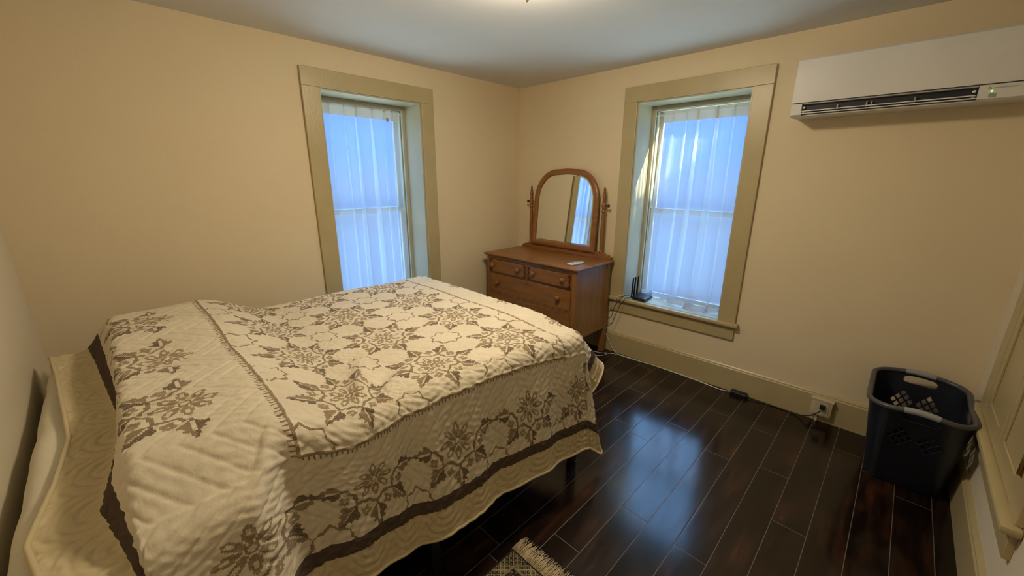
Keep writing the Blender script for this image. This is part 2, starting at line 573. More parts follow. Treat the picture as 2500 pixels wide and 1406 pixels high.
portal('daylight_portal_back', ((AX0 + AX1) / 2, TH + 0.01, (OZ0 + OZ1) / 2), (-PI / 2, 0, 0), AX1 - AX0, OZ1 - OZ0)
portal('daylight_portal_right', (TH + 0.01, (BY0 + BY1) / 2, (OZ0 + OZ1) / 2), (0, PI / 2, 0), OZ1 - OZ0, BY1 - BY0)

# panelled, shuttered recess in the wall at the far right edge
root = thing('window_3', 'shuttered recess with painted panels and stool at the far right edge', 'window', (-0.75, LB, 0.5), kind='structure')
X0, X1 = -1.16, -0.40
z0, z1 = 0.50, OZ1
for (a, b, c_, d) in ((X0 - 0.113, X0, z0, z1), (X1, X1 + 0.113, z0, z1), (X0 - 0.113, X1 + 0.113, z1, z1 + 0.113)):
    MB().box((a, LB, c_), (b, LB + 0.02, d), 0.003).build('casing', M_TRIM, root)
MB().box((X0 - 0.14, LB, z0 - 0.028), (X1 + 0.14, LB + 0.05, z0), 0.008).build('stool', M_TRIM, root, smooth=40)
MB().box((X0 - 0.113, LB, z0 - 0.13), (X1 + 0.113, LB + 0.02, z0 - 0.028), 0.002).build('apron', M_TRIM, root)
for (a, b) in ((X0 + 0.006, -0.783), (-0.777, X1 - 0.006)):
    mb = MB()
    mb.box((a, LB, z0 + 0.004), (b, LB + 0.010, z1 - 0.004))
    s = 0.055
    mb.box((a, LB + 0.010, z0 + 0.004), (a + s, LB + 0.018, z1 - 0.004), 0.002).box((b - s, LB + 0.010, z0 + 0.004), (b, LB + 0.018, z1 - 0.004), 0.002)
    for zz in (z0 + 0.004, (z0 + z1) / 2 - 0.04, z1 - 0.084):
        mb.box((a + s, LB + 0.010, zz), (b - s, LB + 0.018, zz + 0.08), 0.002)
    mb.build('shutter', M_TRIM, root)
for zz in (0.62, 1.25, 1.95):
    mb = MB()
    mb.lathe([(0.004, 0), (0.006, 0.003), (0.006, 0.077), (0.004, 0.08)], (X0 + 0.002, LB + 0.024, zz), 'z', 10)
    mb.box((X0 - 0.02, LB + 0.0195, zz), (X0 + 0.024, LB + 0.0215, zz + 0.08))
    mb.build('hinge', M_BRASS, root, smooth=40)

# ------------------------------------------------------------------ unseen foliage added outside to keep the sun off most of the right window
def added_shade_tree(loc, zc, rad):
    rnd = random.Random(21)
    root = thing('added_shade_tree', 'leafy green crown on a trunk, added unseen to shade the right window', 'added_shade_tree', (loc[0], loc[1], -3.0))
    MB().tube([(loc[0], loc[1], -3.0), (loc[0] + 0.05, loc[1], 0.5), (loc[0], loc[1] + 0.05, zc - 0.4), (loc[0], loc[1], zc + 0.5)], [0.16, 0.12, 0.08, 0.03], 10).build('trunk', mat('tree_bark', rough=0.9, build=paint((0.10, 0.07, 0.045), (0.16, 0.12, 0.08), 6, 0.6, 20, 0.02)), root, smooth=60)
    bm = bmesh.new()
    for k in range(2600):
        d = Vector((rnd.gauss(0, 1), rnd.gauss(0, 1), rnd.gauss(0, 1))).normalized() * rad * rnd.uniform(0.25, 1.0) ** 0.5
        c_ = Vector((loc[0], loc[1], zc)) + d
        n_ = Vector((rnd.gauss(0, 1), rnd.gauss(0, 1), rnd.gauss(0, 1))).normalized()
        u_ = n_.orthogonal().normalized(); w_ = n_.cross(u_)
        l_ = rnd.uniform(0.05, 0.09)
        vs = [bm.verts.new(c_ + u_ * a_ * l_ + w_ * b_ * l_ + n_ * e_ * l_) for a_, b_, e_ in ((-1.2, 0, 0.2), (0, -0.6, 0), (1.3, 0, 0.2), (0, 0.6, 0))]
        bm.faces.new(vs)
    me = bpy.data.meshes.new('foliage')
    bm.to_mesh(me); bm.free()
    link_mesh('foliage', me, mat('green_leaves', rough=0.6, build=paint((0.06, 0.13, 0.02), (0.12, 0.20, 0.04), 3, 0.1, 40)), root)
added_shade_tree((2.2, -7.25), 4.82, 1.05)

# ================================================================== CURTAINS
def curtain(name, label, place, u0, u1, ztop, zbot, depth, seed, puddle, lean, ub0=None, ub1=None):
    rnd = random.Random(seed)
    root = thing(name, label, 'curtain', place((u0 + u1) / 2, depth, zbot), 'sheer curtains in the windows')
    NU, NV = 260, 70
    # gathered folds: irregular spacing, deep enough to overlap themselves in places
    kn = []
    u = 0.0
    while u < 1.0:
        kn.append(u)
        u += rnd.uniform(0.11, 0.22)
    def wave(t):
        i = max(k for k in range(len(kn)) if kn[k] <= t + 1e-9)
        a = kn[i]; b = kn[i + 1] if i + 1 < len(kn) else 1.02
        return i, (t - a) / (b - a), b - a
    amp = [rnd.uniform(0.5, 1.25) for _ in range(len(kn) + 1)]
    ovl = [rnd.choice([0.35, 0.7, 1.0, 1.25]) for _ in range(len(kn) + 1)]
    bm = bmesh.new()
    grid = []
    for j in range(NV + 1):
        v = j / NV
        z = ztop + (zbot - ztop) * v
        row = []
        e0 = u0 + ((ub0 if ub0 is not None else u0) - u0) * v
        e1 = u1 + ((ub1 if ub1 is not None else u1) - u1) * v
        for i in range(NU + 1):
            t = i / NU
            k, ft, wd = wave(min(t, 0.99999))
            A = 0.006 + 0.018 * min(1.0, v * 1.6 + 0.25)
            ph = 2 * PI * ft
            dd = A * amp[k] * math.cos(ph + 0.6 * math.sin(ph)) * (wd / 0.16)
            uu = e0 + (e1 - e0) * t - ovl[k] * 0.042 * min(1, 0.55 + 0.6 * v) * math.sin(ph) * (wd / 0.16)
            dd += 0.004 * math.sin(9 * t + 3.3 * v + seed)
            uu += 0.004 * math.sin(5 * v + 7 * t + seed)
            zz = z
            if puddle:
                # the last stretch bells out into the room and lies on the sill
                s = max(0.0, (v - 0.90) / 0.10)
                fwd = lean(t)
                dd -= fwd * (v ** 3) * 0.45 + fwd * 0.55 * s * s
                zz = max(z, zbot + 0.002 + 0.006 * (1 + math.sin(ph)) * s)
                zz += 0.012 * s * math.sin(14 * t + 1.0) * (1 if t > 0.1 else 0) * 0.5
                zz = max(zz, zbot + 0.002)
            row.append(bm.verts.new(place(uu, depth + dd, zz)))
        grid.append(row)
    for j in range(NV):
        for i in range(NU):
            bm.faces.new((grid[j][i], grid[j][i + 1], grid[j + 1][i + 1], grid[j + 1][i]))
    # the doubled rod pocket at the top: a second layer in front, with a small ruffle
    me = bpy.data.meshes.new('curtain_cloth')
    hb = bmesh.new()
    jm = 3
    hg = []
    for j in range(-1, jm + 1):
        jj = max(j, 0)
        row = []
        for i in range(NU + 1):
            co = grid[jj][i].co.copy()
            off = place(0, -0.0035, 0) - place(0, 0, 0)
            co += off
            if j == -1:
                co.z += 0.016 + 0.003 * math.sin(i * 0.9)
            if j == 0 or j == 1:
                co += off * 1.2
            row.append(hb.verts.new(co))
        hg.append(row)
    for j in range(len(hg) - 1):
        for i in range(NU):
            hb.faces.new((hg[j][i], hg[j][i + 1], hg[j + 1][i + 1], hg[j + 1][i]))
    # doubled hem along the bottom
    eb = bmesh.new()
    jh = 2
    eg = [[eb.verts.new(grid[j][i].co + (place(0, -0.0025, 0) - place(0, 0, 0)) + Vector((0, 0, 0.0012))) for i in range(NU + 1)] for j in range(NV - jh, NV + 1)]
    for j in range(jh):
        for i in range(NU):
            eb.faces.new((eg[j][i], eg[j][i + 1], eg[j + 1][i + 1], eg[j + 1][i]))
    me3 = bpy.data.meshes.new('hem')
    eb.to_mesh(me3); eb.free()
    link_mesh('hem', me3, M_HEM, root, 180)
    bm.to_mesh(me); bm.free()
    link_mesh('panel', me, M_SHEER, root, 180)
    me2 = bpy.data.meshes.new('rod_pocket')
    hb.to_mesh(me2); hb.free()
    link_mesh('rod_pocket', me2, M_HEAD, root, 180)
    return root

SILL = OZ0 + 0.0155
ca = curtain('curtain', 'white sheer curtain in the back wall window above the bed', placeA, -1.882, -1.240, 2.072, SILL + 0.004, 0.238, 3,
             False, None)
mb = MB().box((-1.345, 0.222, 1.992), (-1.327, 0.2235, 2.022))
mb.build('care_tag', mat('faded_tag_cloth', (0.30, 0.27, 0.30), 0.8), ca)
cb = curtain('curtain', 'white sheer curtain in the right wall window, hem spread on the sill behind the router', placeB, -2.020, -1.398, 2.055, SILL, 0.238, 11,
             True, lambda t: float(np.interp(t, [0, 0.2, 0.4, 0.58, 0.75, 0.88, 1.0], [0.12, 0.165, 0.13, 0.075, 0.035, 0.0, 0.0])), -2.045, -1.352)
def rod(label, a, b):
    r = thing('curtain_rod', label, 'curtain rod', a, 'tension rods of the curtains')
    MB().tube([a, b], 0.005, 10).build('rod', M_WHITEPL, r, smooth=60)
    for p, q in ((a, b), (b, a)):
        d = (Vector(q) - Vector(p)).normalized()
        MB().tube([Vector(p), Vector(p) + d * 0.012], 0.009, 10).build('end_cap', M_WHITEPL, r, smooth=60)
rod('white tension rod at the top of the back wall window', (AX0 + 0.0285, 0.2375, 2.066), (AX1 - 0.0285, 0.2375, 2.066))
rod('white tension rod at the top of the right wall window', (0.2375, BY0 + 0.0285, 2.049), (0.2375, BY1 - 0.0285, 2.049))

# ================================================================== CEILING LAMP
lx, ly = -1.735, -1.685
lamp = thing('ceiling_lamp', 'lit flush mount ceiling lamp with warm glass dome', 'ceiling lamp', (lx, ly, H))
MB().lathe([(0.02, 0), (0.155, -0.001), (0.16, -0.012), (0.15, -0.026), (0.02, -0.028)], (lx, ly, H), 'z', 32).build('base', M_BRASS, lamp, smooth=40)
prof = []
for k in range(9):
    a = k / 8 * PI / 2
    prof.append((max(0.155 * math.cos(a), 0.006), -0.030 - 0.096 * math.sin(a)))
MB().lathe(prof, (lx, ly, H), 'z', 28).build('glass_dome', emis('lit_lamp_glass', LAMP_COLOR, LAMP_STRENGTH), lamp, smooth=60)
MB().lathe([(0.003, 0.004), (0.009, 0), (0.010, -0.006), (0.005, -0.011), (0.007, -0.016), (0.006, -0.022), (0.002, -0.027)], (lx, ly, H - 0.1265), 'z', 14).build('finial', M_BRASS, lamp, smooth=50)

# ================================================================== BED
BX0, BX1, BYN, BYF = -3.405, -1.470, -1.862, -0.375
MZ0, MZ1 = 0.455, 0.772
bed = thing('bed_frame', 'black metal bed frame under the quilted bed', 'bed', ((BX0 + BX1) / 2, (BYN + BYF) / 2, 0))
RZ0, RZ1 = 0.405, 0.45
for a, b in (((BX0 + 0.02, BYN + 0.015, RZ0), (BX1 - 0.005, BYN + 0.045, RZ1)), ((BX0 + 0.02, BYF - 0.045, RZ0), (BX1 - 0.005, BYF - 0.015, RZ1))):
    MB().box(a, b, 0.003).build('side_rail', M_BLACKMETAL, bed)
for x in (BX0 + 0.02, BX1 - 0.035):
    MB().box((x, BYN + 0.045, RZ0), (x + 0.03, BYF - 0.045, RZ1), 0.003).build('end_rail', M_BLACKMETAL, bed)
for k in range(9):
    x = BX0 + 0.17 + k * 0.2
    MB().box((x, BYN + 0.045, RZ1 - 0.012), (x + 0.05, BYF - 0.045, RZ1)).build('slat', M_BLACKMETAL, bed)
for x in (BX0 + 0.06, (BX0 + BX1) / 2, BX1 - 0.035):
    for y in (BYN + 0.005, (BYN + BYF) / 2, BYF - 0.035):
        lg = MB()
        lg.box((x - 0.02, y - 0.02, 0.012), (x + 0.022, y + 0.022, RZ0 + 0.02), 0.003)
        lo = lg.build('leg', M_BLACKMETAL, bed)
        MB().lathe([(0.022, 0), (0.024, 0.003), (0.022, 0.014)], (x + 0.001, y + 0.001, 0.0), 'z', 14).build('foot_cap', M_BLACKPL, lo, smooth=40)

# mattress: rounded slab under a slightly puckered white fitted sheet
def mattress():
    bm = bmesh.new()
    nx, ny = 150, 110
    ex, ey = (BX1 - BX0) / 2, (BYF - BYN) / 2
    cx, cy = (BX0 + BX1) / 2, (BYN + BYF) / 2
    R = 0.055
    def sh(px, py, pz):
        n = 0.0012 * math.sin(31 * py + 6 * pz) * math.exp(-((px - BX0) / 0.10) ** 2) + 0.002 * math.sin(17 * py + 1.3) * math.exp(-((px - BX0) / 0.15) ** 2)
        return n
    rings = []
    prof = []      # (inset, z)
    for k in range(7):
        a = k / 6 * PI / 2
        prof.append((R - R * math.sin(a), MZ0 + R - R * math.cos(a)))
    for k in range(1, 6):
        prof.append((0, MZ0 + R + (MZ1 - MZ0 - 2 * R) * k / 6))
    for k in range(7):
        a = k / 6 * PI / 2
        prof.append((R - R * math.cos(a), MZ1 - R + R * math.sin(a)))
    for k in range(1, 8):
        prof.append((R + k * 0.03, MZ1))
    def perim(inset, z):
        X, Y = ex - inset, ey - inset
        rc = max(0.08 - inset, 0.012)
        pts = []
        for (sx, sy, a0) in ((1, 1, 0), (-1, 1, 90), (-1, -1, 180), (1, -1, 270)):
            for q in range(6):
                a = math.radians(a0 + 90 * q / 5)
                pts.append((cx + sx * (X - rc) + rc * math.cos(a), cy + sy * (Y - rc) + rc * math.sin(a)))
            # straight run to next corner
            nsx, nsy = {(1, 1): (-1, 1), (-1, 1): (-1, -1), (-1, -1): (1, -1), (1, -1): (1, 1)}[(sx, sy)]
            a = math.radians(a0 + 90)
            p = (cx + sx * (X - rc) + rc * math.cos(a), cy + sy * (Y - rc) + rc * math.sin(a))
            q2 = (cx + nsx * (X - rc) + rc * math.cos(a), cy + nsy * (Y - rc) + rc * math.sin(a))
            m = 40
            for t in range(1, m):
                pts.append((p[0] + (q2[0] - p[0]) * t / m, p[1] + (q2[1] - p[1]) * t / m))
        return pts
    for ins, z in prof:
        rings.append([bm.verts.new((x + sh(x, y, z), y, z + sh(x, y + 0.05, z))) for x, y in perim(ins, z)])
    n = len(rings[0])
    for i in range(len(rings) - 1):
        for k in range(n):
            bm.faces.new((rings[i][k], rings[i][(k + 1) % n], rings[i + 1][(k + 1) % n], rings[i + 1][k]))
    bm.faces.new(rings[0][::-1]); bm.faces.new(rings[-1])
    me = bpy.data.meshes.new('mattress')
    bm.to_mesh(me); bm.free()
    o = link_mesh('mattress', me, M_SHEET, None, 50)
    return tag(o, 'mattress in a white fitted sheet, bare strip showing at the head of the bed', 'mattress')
mattress()

# ------------------------------------------------------------------ QUILT (cloth coordinates s along the bed, t across it)
SF, SN, SFAR, SH = -1.660, -1.949, -0.270, -2.945       # seams of the middle panel: foot, near side, far side, head
BORD = 0.545
S0, S1, T0, T1 = SH - BORD, SF + BORD, SN - BORD, SFAR + BORD
CELL = 0.005
def sstep(a, b, x):
    t = np.clip((x - a) / (b - a), 0, 1)
    return t * t * (3 - 2 * t)
XE, YN, YFE, RR = -1.515, -1.815, -0.43, 0.075
QZ = 0.835

def smooth_table(x, tab):
    xs = [p[0] for p in tab]; ys = [p[1] for p in tab]
    y = np.interp(x, xs, ys)
    d = 0.02 * (xs[-1] - xs[0])
    for k in (-2, -1, 1, 2):
        y = y + np.interp(x + k * d, xs, ys)
    return y / 5

def top_height(s, t, x):
    z = np.full_like(s, QZ)
    ty = sstep(-2.00, -1.76, t)
    lump = 1 - 0.14 * np.exp(-((t + 1.15) / 0.13) ** 2) + 0.04 * np.sin(7 * t + 0.6)
    xr = x + 0.05 * np.sin(2.2 * t)
    prof = (1 - sstep(-2.90, -2.60, xr)) * sstep(0.095, 0.25, s - S0)
    z = z + 0.105 * prof * ty * lump
    z = z - 0.042 * (1 - sstep(0.08, 0.22, s - S0))
    # slack cloth ridges near the pillow end and along the near edge
    def ridge(s0, t0, ang, ln, wd, h):
        ca_, sa_ = math.cos(ang), math.sin(ang)
        a = (s - s0) * ca_ + (t - t0) * sa_
        b = -(s - s0) * sa_ + (t - t0) * ca_
        return h * np.exp(-(a / ln) ** 2 - (b / wd) ** 2)
    z = z + ridge(-2.60, -1.64, 0.95, 0.17, 0.045, 0.030)
    z = z + ridge(-2.47, -1.73, 0.45, 0.16, 0.045, 0.026)
    z = z - ridge(-2.53, -1.70, 0.75, 0.12, 0.035, 0.014)
    z = z + ridge(-2.33, -1.79, 0.25, 0.18, 0.040, 0.016)
    z = z + ridge(-2.80, -1.35, 1.25, 0.30, 0.045, 0.008)
    for k_ in range(6):
        z = z + ridge(-2.38 + 0.055 * k_, -1.80 + 0.008 * (k_ % 2), 1.25 - 0.05 * k_, 0.085, 0.015, 0.006)
    z = z - 0.042 * np.exp(-((x + 1.52) / 0.20) ** 2 - ((t + 1.82) / 0.20) ** 2)
    z = z + 0.004 * np.sin(9 * s + 3 * t) * np.sin(7 * t + 1)
    return z

def drape(s, t):
    s = np.asarray(s, float); t = np.asarray(t, float)
    u = s - S0                                  # cloth distance from the head hem
    # the near side is pulled up a little toward the head and sags at the foot corner
    pull_seam = np.interp(s, [-2.94, -2.80, -2.55, -2.2, -1.94, -1.7, -1.5], [0.0, 0.01, 0.035, 0.035, 0.015, -0.005, -0.015])
    pull_hem = np.interp(s, [-3.1, -2.9, -2.74, -2.5, -2.34, -1.94, -1.5], [0.05, 0.075, 0.075, 0.03, 0.005, 0.0, 0.0])
    t = t + pull_seam * (1 - sstep(-1.96, -1.72, t)) + pull_hem * (1 - sstep(-2.25, -1.95, t))
    slack = 0.085 * (1 - sstep(-2.82, -2.42, s))
    edge_in = np.interp(t, [-2.6, -2.2, -1.95, -1.75, -1.52, -1.27, -1.07, -0.67, -0.31], [0.16, 0.125, 0.085, 0.045, 0.075, 0.092, 0.076, 0.042, 0.005])
    x0 = s + slack + edge_in * (1 - sstep(0.10, 0.24, u))
    a = np.maximum(x0 - XE, 0)
    yn = YN - 0.125 * (1 - sstep(-3.00, -2.89, x0))     # the pillow end pushes the cloth out past the mattress
    bn = np.maximum(yn - t, 0)
    bf = np.maximum(t - YFE, 0)
    b = np.where(bn > 0, bn, bf)
    sg = np.where(bf > 0, 1.0, -1.0)
    d = np.sqrt(a * a + b * b)
    phi = np.degrees(np.arctan2(a, np.maximum(b, 1e-9)))
    phi = np.where(d < 1e-9, 0, phi)
    bx = np.minimum(x0, XE)
    by = np.clip(t, yn, YFE)
    # flare from the vertical (radians)
    al_near = smooth_table(x0, [(-3.6, 0.16), (-3.25, 0.20), (-3.05, 0.24), (-2.97, 0.22), (-2.92, 0.10), (-2.79, 0.07), (-2.7, 0.08), (-2.45, 0.13), (-2.2, 0.10), (-1.9, 0.12), (-1.7, 0.10), (-1.515, 0.13)])
    al_foot = smooth_table(t, [(YN, 0.74), (-1.72, 0.56), (-1.60, 0.22), (-1.45, 0.10), (-1.25, 0.20), (-1.0, 0.08), (-0.7, 0.18), (YFE, 0.12)])
    al_corner_n = smooth_table(phi, [(0, 0.13), (14, 0.13), (30, 0.22), (42, 0.08), (54, 0.0), (66, 0.30), (80, 0.74), (90, 0.74)])
    al_corner_f = smooth_table(phi, [(0, 0.06), (30, 0.12), (60, 0.06), (90, 0.12)])
    al_far = np.full_like(s, 0.05)
    isn = (bn > 0); isf = (bf > 0); isa = (a > 0)
    al = np.where(isn & isa, al_corner_n, np.where(isf & isa, al_corner_f, np.where(isn, al_near, np.where(isf, al_far, al_foot))))
    ang = PI / 2 - al
    Larc = RR * ang
    under = d < Larc
    out = np.where(under, RR * np.sin(d / RR), RR * np.sin(ang) + (d - Larc) * np.cos(ang))
    drop = np.where(under, RR * (1 - np.cos(d / RR)), RR * (1 - np.cos(ang)) + (d - Larc) * np.sin(ang))
    ph = np.radians(phi)
    ux = np.where(isn | isf, np.sin(ph), 1.0)
    uy = np.where(isn | isf, np.cos(ph) * sg, 0.0)
    ux = np.where(isa, ux, 0.0)
    # soft vertical waves in the hanging parts
    wv = 0.010 * np.sin(13 * s + 0.7) * np.clip(d / 0.4, 0, 1) + 0.004 * np.sin(31 * s + 2) * np.clip(d / 0.3, 0, 1)
    X = bx + ux * out
    Y = by + uy * (out + np.where(isn & ~isa, wv, 0))
    zt = top_height(np.where(a > 0, XE, s), by, bx)
    Z = zt - drop
    Z = np.maximum(Z, 0.02)
    return X, Y, Z

def pattern(s, t):
    """printed cross stitch: 0 plain cloth, ~0.5 taupe, 1 dark brown"""
    P = 0.414
    R = P / 2
    ink = np.zeros_like(s)
    rows = np.array([-1.884, -2.299, -2.714])
    cols = np.array([-1.725 + 0.4093 * k for k in range(4)])

    def medallion(ds, dt, outward=None):
        r = np.hypot(ds, dt) / R
        th = np.degrees(np.arctan2(dt, ds))
        k = np.mod(th + 22.5, 45) - 22.5            # signed angle from the nearest leaf axis
        a = np.abs(k)
        lat = r * np.sin(np.radians(a))              # distance off the axis
        lon = r * np.cos(np.radians(a))
        I = np.zeros_like(r)
        I = np.where((r < 0.085) & (r > 0.040), 0.62, I)
        # petals with an open eye
        pl = (lon - 0.095) / 0.285
        hw = 0.068 * np.sqrt(np.clip(np.sin(np.clip(pl, 0, 1) * PI), 0, 1))
        pet = (pl > 0) & (pl < 1) & (lat < hw)
        hole = (np.abs(pl - 0.58) < 0.17) & (lat < 0.024)
        I = np.where(pet & ~hole, 0.55, I)
        # arcs between the leaf stems
        q = a / 22.5
        rc = 0.515 - 0.110 * np.clip(q, 0, 1) ** 0.7
        arc = (np.abs(r - rc) < 0.030)
        # four lobed florets outside each arc
        b = 22.5 - a
        fl = r * np.cos(np.radians(b)) - 0.585
        ft = r * np.sin(np.radians(b))
        rf = np.hypot(fl, ft)
        tf = np.arctan2(ft, fl)
        flo = (rf < 0.062 + 0.034 * np.abs(np.cos(2 * tf))) & (rf > 0.018)
        # serrated leaves, one half darker, pale midrib
        lp = (lon - 0.55) / 0.415
        w_ = np.interp(lp, [0, 0.05, 0.20, 0.22, 0.40, 0.44, 0.46, 0.62, 0.66, 0.68, 0.84, 1.0], [0.02, 0.055, 0.150, 0.155, 0.165, 0.120, 0.105, 0.115, 0.07, 0.06, 0.05, 0.012])
        leaf = (lp > 0) & (lp < 1) & (lat < w_) & ~((lat < 0.013) & (lp < 0.72) & (lp > 0.05))
        leafink = np.where(k > 0, 0.95, 0.62)
        stem = (lat < 0.020) & (lon > 0.50) & (lon < 0.57)
        if outward is not None:
            od = (ds * outward[0] + dt * outward[1]) / R
            side = np.hypot(ds, dt) / R
            cosang = np.where(side > 1e-6, od / np.maximum(side, 1e-6), 1)
            keep = cosang > -0.06
            leaf &= cosang > -0.30
            arc &= keep; flo &= keep; stem &= keep
        I = np.where(arc, 0.66, I)
        I = np.where(flo, 0.52, I)
        I = np.where(leaf, leafink, I)
        I = np.where(stem, 0.8, I)
        return I

    def star(ds, dt):
        r = np.hypot(ds, dt) / R
        th = np.degrees(np.arctan2(dt, ds))
        a = np.abs(np.mod(th + 22.5, 45) - 22.5)
        rs = 0.385 - 0.105 * np.clip(a / 22.5, 0, 1) ** 0.55
        return np.where(np.abs(r - rs) < 0.021, 0.64, 0.0)

    inside = (s < SF) & (s > SH) & (t > SN) & (t < SFAR)
    for sr in rows:
        for tc in cols:
            m = medallion(s - sr, t - tc)
            ink = np.where(inside, np.maximum(ink, m), ink)
    for sr in np.array([-1.884 + 0.2075 + 0.0, -1.884 - 0.2075, -2.299 - 0.2075, -2.714 - 0.2075]):
        for tc in [-1.725 - 0.2046 + 0.4093 * k for k in range(5)]:
            m = star(s - sr, t - tc)
            ink = np.where(inside, np.maximum(ink, m), ink)
    # seam lines with little teeth outside
    def seam(dist, along, ok):
        nonlocal ink
        ln = ok & (np.abs(dist) < 0.006)
        tooth = ok & (dist >= 0.006) & (dist < 0.016 + 0.005 * np.abs(np.sin(along * 60))) & (np.mod(along, 0.015) < 0.006)
        ink = np.where(ln, 0.62, ink)
        ink = np.where(tooth, 0.75, ink)
    inS = (s < SF + 0.006) & (s > SH - 0.006)
    inT = (t > SN - 0.006) & (t < SFAR + 0.006)
    seam(s - SF, t, inT); seam(SH - s, t, inT); seam(SN - t, s, inS); seam(t - SFAR, s, inS)
    # border flowers facing outward with half stars between
    D = 0.19
    near_s = [-1.565, -1.94, -2.34, -2.74, -3.10]
    head_t = [-2.0, -1.60, -1.14, -0.67, -0.22]
    out_n = (t < SN - 0.02); out_f = (t > SFAR + 0.02); out_h = (s < SH - 0.02); out_e = (s > SF + 0.02)
    def put(mask, cs, ct, ow):
        nonlocal ink
        reg = mask & (np.abs(s - cs) < R * 1.06) & (np.abs(t - ct) < R * 1.06)
        if reg.any():
            ink[reg] = np.maximum(ink[reg], medallion(s[reg] - cs, t[reg] - ct, ow))
    def puts(mask, cs, ct):
        nonlocal ink
        reg = mask & (np.abs(s - cs) < R) & (np.abs(t - ct) < R)
        if reg.any():
            ink[reg] = np.maximum(ink[reg], star(s[reg] - cs, t[reg] - ct))
    strip_in = BORD - 0.165
    okn = out_n & (t > SN - strip_in) & (s > SH - strip_in) & (s < SF + strip_in)
    okh = out_h & (s > SH - strip_in) & (t > SN - strip_in) & (t < SFAR + strip_in)
    oke = out_e & (s < SF + strip_in) & (t > SN - strip_in) & (t < SFAR + strip_in)
    okf = out_f & (t < SFAR + strip_in) & (s > SH - strip_in) & (s < SF + strip_in)
    for cs in near_s:
        ow = (0.0, -1.0)
        if cs > -1.6: ow = (0.707, -0.707)
        put(okn, cs, SN - D, ow); put(okf, cs, SFAR + D, (0, 1))
        if cs < -1.6:
            puts(okn & (s < SF), cs + 0.20, SN - strip_in - 0.010)
    for ct in head_t[1:]:
        put(okh, SH - D, ct, (-1.0, 0.0))
        puts(okh, SH - strip_in - 0.010, ct + 0.22)
    for ct in (-1.70, -1.29, -0.82, -0.40):
        put(oke, SF + D, ct, (1.0, 0.0))
        puts(oke, SF + strip_in + 0.010, ct + 0.21)
    return ink

def rr_dist(s, t, inset, rad):
    """signed distance to a rounded rectangle inset from the quilt edge (negative inside)"""
    cs, ct = (S0 + S1) / 2, (T0 + T1) / 2
    hs, ht = (S1 - S0) / 2 - inset, (T1 - T0) / 2 - inset
    qx = np.abs(s - cs) - (hs - rad)
    qy = np.abs(t - ct) - (ht - rad)
    return np.hypot(np.maximum(qx, 0), np.maximum(qy, 0)) + np.minimum(np.maximum(qx, qy), 0) - rad

def quilt_mat():
    def f(nt, p):
        at = N(nt, 'ShaderNodeAttribute'); at.attribute_name = 'ink'
        cl = N(nt, 'ShaderNodeAttribute'); cl.attribute_name = 'cloth'
        v = cl.outputs['Vector']
        n = noise(nt, v, 5, 4)
        base = ramp(nt, n, [(0.35, (0.69, 0.605, 0.455)), (0.65, (0.74, 0.655, 0.50))])
        mx = N(nt, 'ShaderNodeMixRGB')
        L(nt, M_(nt, 'GREATER_THAN', at.outputs['Fac'], 0.1), mx.inputs[0])
        L(nt, base, mx.inputs[1])
        inkc = ramp(nt, at.outputs['Fac'], [(0.45, (0.36, 0.275, 0.170)), (0.65, (0.27, 0.198, 0.118)), (1.0, (0.155, 0.112, 0.072))])
        # thread: small light gaps between the stitches
        sp = N(nt, 'ShaderNodeSeparateXYZ')
        L(nt, v, sp.inputs[0])
        w1 = M_(nt, 'SINE', M_(nt, 'MULTIPLY', sp.outputs[0], 2 * PI / 0.010))
        w2 = M_(nt, 'SINE', M_(nt, 'MULTIPLY', sp.outputs[1], 2 * PI / 0.010))
        gap = M_(nt, 'GREATER_THAN', M_(nt, 'MULTIPLY', w1, w2), 0.72)
        mg = N(nt, 'ShaderNodeMixRGB')
        L(nt, M_(nt, 'MULTIPLY', gap, 0.5), mg.inputs[0])
        L(nt, inkc, mg.inputs[1]); mg.inputs[2].default_value = (0.62, 0.53, 0.38, 1)
        L(nt, mg.outputs[0], mx.inputs[2])
        L(nt, mx.outputs[0], p.inputs['Base Color'])
        nz = N(nt, 'ShaderNodeTexNoise'); nz.inputs['Scale'].default_value = 42; nz.inputs['Detail'].default_value = 4
        L(nt, v, nz.inputs['Vector'])
        bump(nt, p, nz.outputs[0], 0.55, 0.006)
        p.inputs['Sheen Weight'].default_value = 0.1
    return f
M_QUILT = mat('cream_quilt_cloth_brown_cross_stitch', rough=0.9, spec=0.1, build=quilt_mat())
def band_build(nt, p):
    cl = N(nt, 'ShaderNodeAttribute'); cl.attribute_name = 'cloth'
    n = noise(nt, cl.outputs['Vector'], 30, 4)
    L(nt, ramp(nt, n, [(0.3, (0.088, 0.062, 0.048)), (0.7, (0.115, 0.083, 0.064))]), p.inputs['Base Color'])
    bump(nt, p, n, 0.5, 0.006)
M_BAND = mat('dark_brown_band_cloth', rough=0.9, spec=0.1, build=band_build)
def border_build(nt, p):
    cl = N(nt, 'ShaderNodeAttribute'); cl.attribute_name = 'cloth'
    n = noise(nt, cl.outputs['Vector'], 34, 4)
    L(nt, ramp(nt, n, [(0.3, (0.60, 0.505, 0.315)), (0.7, (0.66, 0.56, 0.355))]), p.inputs['Base Color'])
    bump(nt, p, n, 0.6, 0.006)
M_BORDER = mat('tan_quilted_border_cloth', rough=0.9, spec=0.1, build=border_build)

